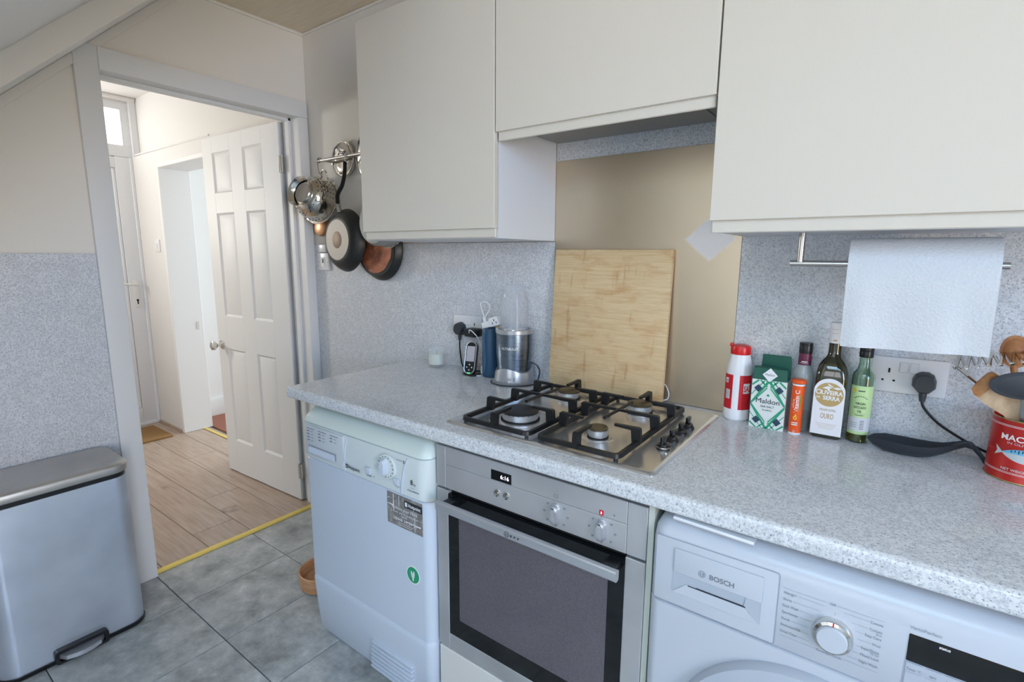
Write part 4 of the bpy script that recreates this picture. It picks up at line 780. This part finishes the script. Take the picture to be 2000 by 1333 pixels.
# bullet blender
NX, NY = 1.317, -.083
t = thing('blender', 'bullet blender with steel body and clear upturned cup', 'blender', (NX, NY, HW))
n_ = 64; rings = []
for r_, zt in ((.070, 0.0), (.0715, .004), (.0708, .012), (.0700, .020), (None, None)):
    if r_ is None:
        for f_, rr in ((.6, .0685), (1.0, .0660), (1.0, .0640)): rings.append([V((NX+math.sin(a)*rr, NY-math.cos(a)*rr, HW+.020+(f_*(.030+.008*math.cos(3*a-.5))))) for a in [2*PI*i/n_ for i in range(n_)]])
    else: rings.append([V((NX+math.sin(a)*r_, NY-math.cos(a)*r_, HW+zt)) for a in [2*PI*i/n_ for i in range(n_)]])
bs = G().loft(rings).obj('base', 'silver_plastic', t, ang=60)
G().lathe([(.056, .024), (.0600, .060), (.0635, .10), (.0645, .13), (.0645, .178)], (NX, NY, HW), (0, 0, 1), 56, False, False).obj('motor_body', 'blender_steel', t)
G().lathe([(.0645, .176), (.0665, .178), (.0665, .190), (.065, .192), (.0575, .191), (.056, .184), (0, .183)], (NX, NY, HW), (0, 0, 1), 56, False, True).obj('collar', 'silver_plastic', t)
G().lathe([(.052, .184), (.0515, .20), (.0505, .204), (.049, .25), (.046, .29), (.042, .320), (.0365, .342), (.0340, .344), (0, .3445), (0, .3425), (.0335, .342), (.0405, .319), (.0445, .289), (.0475, .25), (.0495, .20), (.050, .184)], (NX, NY, HW), (0, 0, 1), 48, False, False).obj('cup', 'cup_plastic', t)
G().lathe([(.040, .184), (.038, .190), (.012, .194), (0, .196)], (NX, NY, HW), (0, 0, 1), 32).obj('blade_base', 'chrome', t)
cm = cylmap(NX, NY, .0652, .56); G().text('NUTRiBULLET.', cm, -.042, HW+.124, .0095, wd=.062, bold=.012).obj('lettering', 'print_white', t)
cm = cylmap(NX, NY, .0718, .46); G().text('GG', cm, -.012, HW+.018, .009, wd=.014).text('f', cm, .008, HW+.014, .016).rect(-.022, -.010, HW+.012, HW+.0135, cm, 4).rect(-.004, .006, HW+.011, HW+.0125, cm, 4).obj('worn_print', 'print_grey', bs)
G().tube(smooth([(NX+.05, NY+.035, HW+.07), (NX+.072, NY+.04, HW+.06), (NX+.080, NY+.045, HW+.035), (NX+.088, NY+.01, HW+.006), (NX+.080, NY-.035, HW+.0035), (NX+.05, NY-.070, HW+.0035), (NX+.01, NY-.088, HW+.0035), (NX-.035, NY-.080, HW+.0035), (NX-.060, NY-.055, HW+.0035)]), .003, 8).obj('cable', 'dark_plastic', t)

# ------------------------------------------------------------------ right end of worktop
def cpatch(cx_, cy_, R, a0, a1, z0, z1, n=12):
    f = cylmap(cx_, cy_, R); return G().rect(a0*R, a1*R, z0, z1, f, n)
# salt drum
SX, SYY = 2.057, -.043
t = thing('salt_drum', 'white plastic salt bottle with red cap and red label', 'salt bottle', (SX, SYY, HW))
G().lathe([(.030, 0), (.0335, .004), (.0335, .030), (.0330, .032), (.0330, .130), (.0335, .136), (.032, .146), (.0265, .176), (.0245, .184), (0, .184)], (SX, SYY, HW), (0, 0, 1), 40).obj('bottle_body', 'bottle_white', t)
cp_ = G().lathe([(.0255, .183), (.026, .186), (.026, .200), (.024, .206), (.012, .2095), (0, .2095)], (SX, SYY, HW), (0, 0, 1), 36).obj('cap', 'red_cap', t)
G().box(SX-.027, SX-.018, SYY-.012, SYY+.002, HW+.203, HW+.212, .002).obj('flip_tab', 'red_cap', cp_)
for k, (a0, a1) in enumerate(((-1.35, -.22), (.30, 1.5))):
    lb = cpatch(SX, SYY, .0334, a0, a1, HW+.032, HW+.128).obj('label', 'red_label', t)
    if k == 1: cpatch(SX, SYY, .0337, .62, 1.25, HW+.078, HW+.106, 8).obj('label_box', 'label_white', lb); G().text('SALT', cylmap(SX, SYY, .0340, .66), 0, HW+.083, .017, wd=.030, bold=.02).obj('label_text', 'red_label', lb)
    else:
        cpatch(SX, SYY, .0337, -.95, -.62, HW+.104, HW+.118, 6).obj('label_box', 'label_white', lb); cpatch(SX, SYY, .0337, -.86, -.42, HW+.060, HW+.086, 8).obj('label_box', 'label_white', lb)
        g = G(); f = cylmap(SX, SYY, .0340)
        for q in range(8): g.rect(-.84*.034, -.46*.034, HW+.062+.003*q, HW+.0632+.003*q, f, 5)
        g.obj('small_print', 'print_grey', lb); G().text('A', cylmap(SX, SYY, .0340, -.86), 0, HW+.1065, .008, bold=.02).obj('label_text', 'red_label', lb)
# sea salt box, lid open
MX0, MX1, MY0, MY1, MH = 2.1015, 2.1835, -.0945, -.0455, .130
t = thing('sea_salt_box', 'green and white sea salt carton with open dark green lid', 'carton', ((MX0+MX1)/2, -.07, HW))
G().box(MX0, MX1, MY0, MY1, HW, HW+MH).obj('carton', 'box_white', t)
rf = [[(MX0, MY0, HW+MH), (MX1, MY0, HW+MH), (MX1, MY1, HW+MH), (MX0, MY1, HW+MH)], [(MX0+.001, MY0+.004, HW+MH+.030), (MX1-.003, MY0+.004, HW+MH+.030), (MX1-.003, MY0+.020, HW+MH+.033), (MX0+.001, MY0+.020, HW+MH+.033)]]
G().loft(rf).obj('top_flap', 'green_dark', t)
G().prism([(MX0+.010, HW+MH-.01), (MX1, HW+MH-.01), (MX1, HW+MH+.044), (MX1-.003, HW+MH+.060), (MX0+.012, HW+MH+.060)], lambda a, b_, d: V((a, d, b_)), MY1-.001, MY1+.0015).obj('lid_flap', 'green_dark', t)
fy_ = MY0-.0004; mc, mz = (MX0+MX1)/2, HW+MH/2-.001; W2 = (MX1-MX0)/2
g = G()
def strip(p, q, wd, y_, gg):
    p = V((p[0], 0, p[1])); q = V((q[0], 0, q[1])); d = (q-p).normalized(); nn = V((-d.z, 0, d.x))*wd/2
    pts = [p+nn, p-nn, q-nn, q+nn]
    gg.face([V((min(max(a.x, MX0), MX1), y_, min(max(a.z, HW), HW+MH))) for a in pts])
for sx_, sz_ in ((-1, 1), (1, 1), (-1, -1), (1, -1)):
    strip((mc+sx_*W2*1.02, mz+sz_*.002), (mc-sx_*.0, mz+sz_*.0655), .0075, fy_, g)
    strip((mc+sx_*W2*1.0, mz+sz_*.050), (mc+sx_*W2*.60, mz+sz_*.0650), .0055, fy_-.0001, g)
    strip((mc+sx_*W2*1.0, mz+sz_*.024), (mc+sx_*W2*.24, mz+sz_*.0655), .0026, fy_-.0002, g)
    strip((mc-sx_*W2*.02, mz+sz_*.060), (mc+sx_*W2*.20, mz+sz_*.0655), .004, fy_-.0002, g)
    strip((mc+sx_*.004, mz+sz_*.0455), (mc+sx_*W2*.98, mz+sz_*.0), .003, fy_-.0002, g)
    strip((mc+sx_*W2*.10, mz+sz_*.0480), (mc+sx_*W2*.50, mz+sz_*.0655), .0045, fy_-.0002, g)
g.obj('lattice_print', 'green_bright', t)
g = G()
for sx_, sz_ in ((-1, 1), (1, 1), (-1, -1), (1, -1)):
    cx_, cz_ = mc+sx_*W2*.60, mz+sz_*.0425; G().face([V((cx_, fy_-.0004, cz_+.0105)), V((cx_-.0105, fy_-.0004, cz_)), V((cx_, fy_-.0004, cz_-.0105)), V((cx_+.0105, fy_-.0004, cz_))]).obj('diamond_print', 'navy', t)
G().text('Maldon', front(fy_-.0006), mc, mz+.004, .0135, wd=.056, align='C').text('SEA SALT', front(fy_-.0006), mc, mz-.007, .0058, wd=.033, align='C').text('FLAKES', front(fy_-.0006), mc, mz-.016, .0045, wd=.022, align='C').obj('lettering', 'print_dark', t)
G().face([V((mc, fy_-.0006, mz+.030)), V((mc-.004, fy_-.0006, mz+.026)), V((mc, fy_-.0006, mz+.022)), V((mc+.004, fy_-.0006, mz+.026))]).obj('crest', 'green_bright', t)
dm = G().face([V((mc, MY0+.0028, HW+MH+.032)), V((mc-.018, MY0+.0005, HW+MH+.014)), V((mc, MY0-.0018, HW+MH-.004)), V((mc+.018, MY0+.0005, HW+MH+.014))]).obj('diamond_label', 'label_white', t)
G().text('Maldon', plane((mc, MY0+.0000, HW+MH+.012), (1, 0, 0), (0, .13, 1)), 0, 0, .006, wd=.022, align='C').obj('label_text', 'green_dark', dm)
# effervescent tube
VX, VY = 2.2085, -.0865
t = thing('vitamin_tube', 'slim orange vitamin tube with orange lid', 'vitamin tube', (VX, VY, HW))
G().lathe([(.0135, 0), (.0142, .002), (.0142, .130), (.0138, .131), (0, .131)], (VX, VY, HW), (0, 0, 1), 28).obj('tube', 'bottle_white', t)
G().lathe([(.0144, .005), (.0144, .127)], (VX, VY, HW), (0, 0, 1), 28, False, False).obj('wrap', 'orange', t)
G().lathe([(.0165, .133), (.0170, .135), (.0165, .140), (.013, .1425), (0, .1425)], (VX, VY, HW), (0, 0, 1), 28).obj('lid', 'orange', t)
f = lambda u, v: cylmap(VX, VY, .0147)(-v, u)       # text running upwards
G().text('Vitamin C', f, HW+.058, -.0055, .0100, wd=.058, bold=.015).text('ultra', f, HW+.070, .0045, .0058, wd=.022).obj('lettering', 'print_white', t)
cm = cylmap(VX, VY, .0147); G().text('Ω', cm, 0, HW+.006, .006, align='C').rect(-.007, .007, HW+.030, HW+.0325, cm, 4).rect(-.007, .007, HW+.025, HW+.0275, cm, 4).rect(-.009, .009, HW+.0035, HW+.0045, cm, 4).obj('small_print', 'print_white', t)
G().poly([(math.cos(a)*.0045, HW+.044+math.sin(a)*.005) for a in [2*PI*i/16 for i in range(16)]]+[], cm).add([cm(-.003, HW+.047), cm(.003, HW+.047), cm(.002, HW+.056)], [(0, 1, 2)]).obj('drop_print', 'yellow', t)
G().rect(.0075, .0098, HW+.062, HW+.105, cm, 2).obj('green_stripe', 'leaf_green', t)
# vinegar bottle behind the tube
t = thing('vinegar_bottle', 'clear glass bottle with black cap and burgundy sleeve behind the orange tube', 'bottle', (2.2115, -.040, HW))
def glass_bottle(t, cx_, cy_, prof, th_, gm):
    inner = [(max(r_-th_, .0005), h_+(th_ if i == 0 else 0)) for i, (r_, h_) in enumerate(prof)]
    G().lathe([(0, 0)]+prof+inner[::-1]+[(0, th_)], (cx_, cy_, HW), (0, 0, 1), 40, False, False).obj('glass', gm, t)
glass_bottle(t, 2.2115, -.040, [(.0235, 0), (.025, .003), (.025, .145), (.0235, .153), (.016, .168), (.0140, .178), (.0138, .20)], .002, 'clear_bottle')
G().lathe([(.0222, .003), (.0226, .048), (0, .048)], (2.2115, -.040, HW), (0, 0, 1), 32).obj('liquid', 'vinegar', t)
G().lathe([(.0148, .172), (.0150, .176), (.0146, .204)], (2.2115, -.040, HW), (0, 0, 1), 28, False, False).obj('sleeve', 'burgundy', t)
G().lathe([(.0150, .203), (.0156, .206), (.0156, .220), (.0150, .222), (.0156, .224), (.0154, .230), (0, .231)], (2.2115, -.040, HW), (0, 0, 1), 28).obj('cap', 'black_plastic', t)
G().rect(-.011, .011, HW+.178, HW+.1788, cylmap(2.2115, -.040, .0152), 6).rect(-.006, .008, HW+.181, HW+.183, cylmap(2.2115, -.040, .0152), 6).obj('sleeve_print', 'label_white', t)
# olive oil: square-shouldered dark bottle
EX, EY, EW = 2.2755, -.052, .0340
t = thing('olive_oil_bottle', 'dark square olive oil bottle with white and gold label', 'bottle', (EX, EY, HW))
def sq(h_, w2, r_, dz): return [V((EX+p[0], EY+p[1], HW+dz)) for p in rrect(-w2, w2, -w2*h_, w2*h_, r_, 6)]
G().loft([sq(1, .031, .012, 0), sq(1, EW, .013, .004), sq(1, EW, .013, .150), sq(1, .0332, .016, .166), sq(1, .0300, .018, .182), sq(1, .0240, .0180, .194), sq(1, .0180, .0160, .201), sq(1, .0152, .0148, .207), sq(1, .0142, .0140, .215), sq(1, .0140, .0138, .245)]).obj('bottle_glass', 'dark_olive', t, ang=60) if 'dark_olive' in MATS else None
if 'dark_olive' not in MATS:
    m = mat('dark_olive', (44, 42, 22), .06, **{'Coat Weight': 1.0})
    G().loft([sq(1, .031, .012, 0), sq(1, EW, .013, .004), sq(1, EW, .013, .150), sq(1, .0332, .016, .166), sq(1, .0300, .018, .182), sq(1, .0240, .0180, .194), sq(1, .0180, .0160, .201), sq(1, .0152, .0148, .207), sq(1, .0142, .0140, .215), sq(1, .0140, .0138, .245)]).obj('bottle_glass', 'dark_olive', t, ang=60)
G().lathe([(.0150, .238), (.0150, .288), (0, .289)], (EX, EY, HW), (0, 0, 1), 24).obj('neck_collar', 'label_white', t)
G().rect(-.011, .004, HW+.272, HW+.2728, cylmap(EX, EY, .0153), 4).rect(-.011, .004, HW+.262, HW+.2626, cylmap(EX, EY, .0153), 4).rect(-.005, .003, HW+.243, HW+.247, cylmap(EX, EY, .0153), 4).obj('collar_print', 'gold_label', t)
ef = front(EY-EW-.0006)
lab = rrect(EX-.0325, EX+.0325, HW+.010, HW+.088, .003, 3); top = arcpts(EX, HW+.112, .0370, -40, 220, 24)
G().poly([(EX-.0330, HW+.010), (EX+.0330, HW+.010), (EX+.0330, HW+.120)]+arcpts(EX, HW+.120, .0330, 0, 180, 16)[1:-1]+[(EX-.0330, HW+.120)], ef).obj('label', 'label_white', t)
ef2 = front(EY-EW-.0010); lb = G().poly([(p[0], p[1]) for p in arcpts(EX, HW+.1130, .0300, 0, 360, 36)[:-1]], ef2).obj('label_disc', 'gold_label', t)
ef3 = front(EY-EW-.0014)
g = G().text('O', ef3, EX-.0290, HW+.1125, .0125, bold=.02).text('LIVEIRA', ef3, EX-.0165, HW+.1130, .0105, wd=.0450, bold=.03).text('SERRA', ef3, EX-.0125, HW+.0995, .0105, wd=.036, bold=.03).text('DA', ef3, EX-.0270, HW+.1020, .0055, wd=.009, bold=.02)
g.poly([(EX-.016, HW+.128), (EX-.004, HW+.1345), (EX+.006, HW+.1310), (EX-.006, HW+.1265)], ef3).poly([(EX-.006, HW+.1415), (EX+.004, HW+.136), (EX+.010, HW+.1315), (EX-.002, HW+.1355)], ef3).poly([(EX+.006, HW+.1305), (EX+.016, HW+.1335), (EX+.027, HW+.1300), (EX+.016, HW+.1275)], ef3).poly(arcpts(EX-.002, HW+.1255, .0028, 0, 360, 12)[:-1], ef3)
g.obj('label_lettering', 'print_white', lb)
g = G().text('VIRGEM EXTRA', ef2, EX, HW+.0710, .0062, wd=.035, align='C').text('OURO', ef2, EX, HW+.0520, .0135, wd=.028, align='C', bold=.01)
for q in range(4): g.rect(EX-.022+.002*q, EX+.022-.002*q, HW+.038-.004*q, HW+.0386-.004*q, ef2)
g.obj('label_print', 'gold_label', t)
# avocado oil
AX, AY, AR = 2.3400, -.052, .0235
t = thing('avocado_oil_bottle', 'slim clear bottle with pale green label and black cap', 'bottle', (AX, AY, HW))
glass_bottle(t, AX, AY, [(.0215, 0), (AR, .003), (AR, .160), (.0225, .168), (.0150, .180), (.0130, .190), (.0120, .216)], .002, 'pale_green_glass')
G().lathe([(.0208, .003), (.0210, .030), (0, .030)], (AX, AY, HW), (0, 0, 1), 32).obj('oil', 'amber_oil', t)
cpk = G().lathe([(.0142, .210), (.0146, .212), (.0146, .222), (.0140, .224), (.0146, .226), (.0146, .238), (.013, .241), (0, .241)], (AX, AY, HW), (0, 0, 1), 28).obj('cap', 'black_plastic', t)
lb = cpatch(AX, AY, AR+.0003, -1.15, 1.2, HW+.022, HW+.142, 14).obj('label', 'label_green', t); cpatch(AX, AY, AR+.0006, -1.15, 1.2, HW+.030, HW+.064, 14).obj('label_panel', 'label_grey', lb)
cm = cylmap(AX, AY, AR+.0009)
G().poly([(-.015+math.cos(a)*.0042, HW+.1305+math.sin(a)*.0042) for a in [2*PI*i/14 for i in range(14)]], cm).obj('sun_print', 'yellow', lb)
g = G().text('VIRGIN', cm, 0, HW+.096, .0062, wd=.021, align='C', bold=.01).text('AVOCADO', cm, 0, HW+.0865, .0062, wd=.0265, align='C', bold=.01).text('OIL', cm, 0, HW+.077, .0062, wd=.009, align='C', bold=.01).rect(-.013, .013, HW+.0735, HW+.0738, cm, 5).rect(-.009, .009, HW+.0695, HW+.0708, cm, 5).rect(-.007, .007, HW+.129, HW+.131, cm, 4)
for q in range(7): a = math.radians(40+100*q/6); g.rect(math.cos(a)*.016-.0012, math.cos(a)*.016+.0012, HW+.102+math.sin(a)*.014, HW+.104+math.sin(a)*.014, cm)
for q in range(6): g.rect(.003, .012, HW+.036+.004*q, HW+.0372+.004*q, cm, 3)
for q in range(3): g.rect(-.016, -.002, HW+.040+.005*q, HW+.0408+.005*q, cm, 3)
g.obj('label_print', 'print_dark', lb)
# socket, plug and cable
double_socket('double_socket', 'white double socket on the splashback behind the avocado oil', 2.352, 1.020)
plug('plug', 'black plug with cable in the socket above the spoon rest', 2.4560, 1.054, sc=.96, cable=[(2.462, -.032, .995), (2.49, -.034, .965), (2.53, -.036, .94), (2.565, -.036, .922), (2.62, -.034, .905), (2.70, -.034, HW+.004), (2.80, -.034, HW+.004)])
# spoon rest
st_ = [(2.362, .004, .916, .921), (2.374, .018, .906, .926), (2.395, .030, .8985, .9275), (2.425, .035, .8962, .9262), (2.455, .033, .8965, .9255), (2.480, .026, .900, .9260), (2.502, .017, .909, .929), (2.522, .012, .921, .936), (2.538, .011, .930, .942), (2.550, .0115, .928, .940), (2.562, .012, .915, .928), (2.572, .012, .900, .914), (2.582, .012, .8955, .905)]
rings = []
for x_, hw, zl, zt in st_:
    yc = -.088+(.018 if x_ > 2.53 else .018*max(0, (x_-2.46)/.07)); dpt = (zt-zl)*.62 if hw > .016 else (zt-zl)*.2
    rings.append([V((x_, yc+hw*a, b_)) for a, b_ in ((-1, zt), (-.85, zl+(zt-zl)*.35), (-.45, zl), (.45, zl), (.85, zl+(zt-zl)*.35), (1, zt), (.88, zt-.001), (.6, zt-dpt*.8), (0, zt-dpt), (-.6, zt-dpt*.8), (-.88, zt-.001))])
tag(G().loft(rings).obj('spoon_rest', 'spoonrest', org=(2.46, -.088, HW), ang=60), 'dark grey boat-shaped spoon rest beside the red tin', 'spoon rest')
# utensil tin
TX, TY, TR, TH = 2.628, -.103, .0585, .128
t = thing('utensil_tin', 'red fish tin holding kitchen utensils on the worktop', 'tin', (TX, TY, HW))
G().lathe([(TR-.001, 0), (TR+.001, .002), (TR, .005), (TR, .050), (TR-.0006, .052), (TR, .054), (TR, .060), (TR-.0006, .062), (TR, .064), (TR, TH-.004), (TR+.001, TH-.002), (TR, TH), (TR-.002, TH-.001), (TR-.0025, .006), (0, .005)], (TX, TY, HW), (0, 0, 1), 56, False, False).obj('tin_body', 'tin_red', t)
for z_ in (.0018, TH-.0010): G().tube([V((TX+math.cos(a)*(TR+.0005), TY+math.sin(a)*(TR+.0005), HW+z_)) for a in [2*PI*i/48 for i in range(48)]], .0014, 6, True).obj('rolled_rim', 'tin_gold', t)
for z_ in (.018, .0205, TH-.0145, TH-.0120): G().lathe([(TR+.0005, z_), (TR+.0005, z_+.0008)], (TX, TY, HW), (0, 0, 1), 48, False, False).obj('white_line', 'print_white', t)
cm = cylmap(TX, TY, TR+.0006); u0 = -.90*TR
G().text('MACKEREL', cm, u0, HW+.0865, .0120, wd=.085, bold=.02).obj('lettering', 'print_white', t)
G().text('NET WEIGHT 8', cm, u0+.008, HW+.0245, .0052, wd=.05, bold=.01).text('IN OLIVE OIL', cm, u0+.012, HW+.079, .0045, wd=.05).obj('small_print', 'label_grey', t)
fx = lambda k, n_: u0+.004+.078*k/n_
upp = [(fx(k, 14), HW+.0595+.0125*math.sin(PI*k/14)**.8) for k in range(15)]; mid = [(fx(k, 14), HW+.0595+.0015*math.sin(PI*k/14)) for k in range(15)]; low = [(fx(k, 14), HW+.0595-.0155*math.sin(PI*k/14)**.8) for k in range(15)]
G().loft([[cm(*p) for p in upp], [cm(*p) for p in mid]], False, False, False).obj('fish_back', 'fish_blue', t); G().loft([[cm(*p) for p in mid], [cm(*p) for p in low]], False, False, False).obj('fish_belly', 'fish_silver', t)
G().poly([(u0+.006, HW+.0600), (u0-.008, HW+.0710), (u0-.0045, HW+.0600), (u0-.009, HW+.0500), (u0+.006, HW+.0585)], cm).obj('fish_tail', 'fish_silver', t)
g = G(); cm2 = cylmap(TX, TY, TR+.0009)
for k in range(1, 13): g.rect(fx(k, 14)-.0009, fx(k, 14)+.0009, HW+.0650-(.002 if k % 2 else 0), HW+.0590+.0118*math.sin(PI*k/14)**.8, cm2)
g.obj('fish_stripes', 'print_dark', t)
bz = HW+.008
# masher
t = thing('potato_masher', 'steel wire potato masher sticking out of the red tin', 'masher', (TX-.01, TY-.01, bz))
zz = []
for k in range(7):
    x_ = 2.492+.0165*k; z_ = 1.119+.0040*k; zz += [(x_, -.158, z_), (x_+.003, -.160, z_), (x_+.013, -.086, z_+.012), (x_+.016, -.084, z_+.012)]
G().tube(smooth(zz, 3), .0031, 8).obj('wire_head', 'polished_steel', t)
G().tube([(2.496, -.155, 1.120), (2.535, -.136, 1.086), (2.582, -.118, 1.03), (2.600, -.112, .93)], .0030, 8).tube([(2.608, -.085, 1.154), (2.612, -.095, 1.09), (2.608, -.108, 1.00), (2.604, -.112, .93)], .0026, 8).obj('stem', 'chrome', t)
G().tube([(2.600, -.112, .935), (2.606, -.110, bz+.001)], .007, 10).obj('handle', 'black_plastic', t)
# wooden spoon
def oval(C, ux, uy, a, b_, th_, n=24, dish=.35):
    C = V(C); ux = V(ux).normalized(); uy = (V(uy)-ux*V(uy).dot(ux)).normalized(); nz = ux.cross(uy); g = G(); rings = []
    for s_, h_ in ((.02, -th_*dish*2.2), (.6, -th_*dish*1.4), (.92, .0), (1.0, .0), (1.0, th_*.4), (.8, th_*-.2), (.45, -th_*dish*1.6+th_*-.5), (.02, -th_*dish*2.2-th_*.6)):
        rings.append([C+ux*math.cos(q)*a*s_+uy*math.sin(q)*b_*s_-nz*h_ for q in [2*PI*i/n for i in range(n)]])
    return g.loft(rings)
t = thing('wooden_spoon', 'dark-stained wooden spoon standing in the red tin', 'spoon', (TX+.01, TY+.012, bz))
oval((2.590, -.085, 1.152), (1, 0, .1), (.05, .1, 1), .024, .034, .008).obj('spoon_bowl', 'spoon_wood', t); G().tube([(2.590, -.084, 1.124), (2.608, -.082, 1.05), (2.632, -.084, bz+.002)], .006, 10).obj('handle', 'spoon_wood', t)
# wooden spatula
t = thing('wooden_spatula', 'wide pale wooden spatula with browned tip in the red tin', 'spatula', (TX-.006, TY-.012, bz))
PS = [(2.524, 1.078), (2.530, 1.094), (2.541, 1.115), (2.548, 1.120), (2.560, 1.112), (2.600, 1.062), (2.607, 1.03), (2.612, .99), (2.592, .985), (2.582, 1.026), (2.545, 1.050), (2.530, 1.066)]
bl = G().prism(PS, lambda a, b_, d: V((a, d+(b_-1.03)*-.45, b_)), -.139, -.133)
bl.obj('blade', 'spatula_wood', t); G().prism([(2.5235, 1.0775), (2.5295, 1.0945), (2.5405, 1.1155), (2.548, 1.1207), (2.5605, 1.1125), (2.569, 1.1015), (2.552, 1.085), (2.538, 1.062), (2.529, 1.0655)], lambda a, b_, d: V((a, d+(b_-1.03)*-.45, b_)), -.1394, -.1326).obj('browned_tip', 'spoon_wood', t, 'dark browned tip')
G().tube([(2.601, -.116, .992), (2.612, -.112, bz+.002)], .0065, 10).obj('handle', 'spatula_wood', t)
# black ladle
t = thing('black_ladle', 'dark grey serving spoon with steel stem in the red tin', 'serving spoon', (TX, TY-.02, bz))
oval((2.604, -.188, 1.101), (1, 0, .08), (0, -.35, 1), .060, .031, .007, 32).obj('spoon_bowl', 'silicone_grey', t); G().tube([(2.604, -.176, 1.076), (2.609, -.152, 1.035), (2.620, -.128, .97), (2.632, -.124, bz+.002)], [.010, .009, .007, .006], 10, flat=.5).obj('stem', 'ladle_steel', t)
# paper towel on its under-cabinet holder
t = thing('paper_towel_holder', 'brushed steel paper towel bar under the wall cabinet', 'towel holder', (2.2, -.18, 1.33))
G().cyl((2.176, -.180, 1.3270), (2.548, -.180, 1.3270), .0068, n=20).obj('bar', 'rail_steel', t); G().cyl((2.196, -.180, 1.330), (2.196, -.180, 1.3955), .0070, n=20).obj('post', 'rail_steel', t)
t = thing('paper_towel', 'white kitchen paper roll with a long sheet hanging down', 'paper towel', (2.41, -.18, 1.327))
G().lathe([(.050, 0), (.050, .238), (.020, .238), (.020, 0)], (2.2920, -.180, 1.3270), (1, 0, 0), 48, False, False).obj('roll', 'kitchen_paper', t)
prf = [(-.180+.0515*math.cos(math.radians(a)), 1.327+.0545*math.sin(math.radians(a))) for a in range(60, 181, 10)]+[(-.2320-.0030*math.sin(k*.5), 1.327-.0146*k) for k in range(1, 13)]
nx = 24; rows = []
for k, (y_, z_) in enumerate(prf):
    hang = max(0, k-13)/11; rows.append([V((2.2915+.239*i/nx+(.002*hang), y_-hang*(.004*math.sin(i*.55)+.005*math.exp(-((i-17)/1.6)**2)+.004*math.exp(-((i-3)/1.2)**2)), z_+hang*.004*(i/nx))) for i in range(nx+1)])
back = [[p+V((0, .0012, 0)) for p in r_] for r_ in rows]
g = G(); g.loft(rows, False, False, False); g.loft(back, False, False, False)
g.obj('hanging_sheet', 'kitchen_paper', t, ang=80)
for o in bpy.data.objects:
    if o.parent and o.name.split('.')[0] in ('symbols', 'lettering', 'small_print', 'programme_names', 'programme_lines', 'legend', 'dial_marks', 'button_names', 'sticker_print', 'label_print', 'label_lettering', 'lattice_print', 'worn_print', 'sleeve_print', 'collar_print', 'fish_stripes', 'label_text'): o['kind'] = 'stuff'
    if '_org' in o: del o['_org']
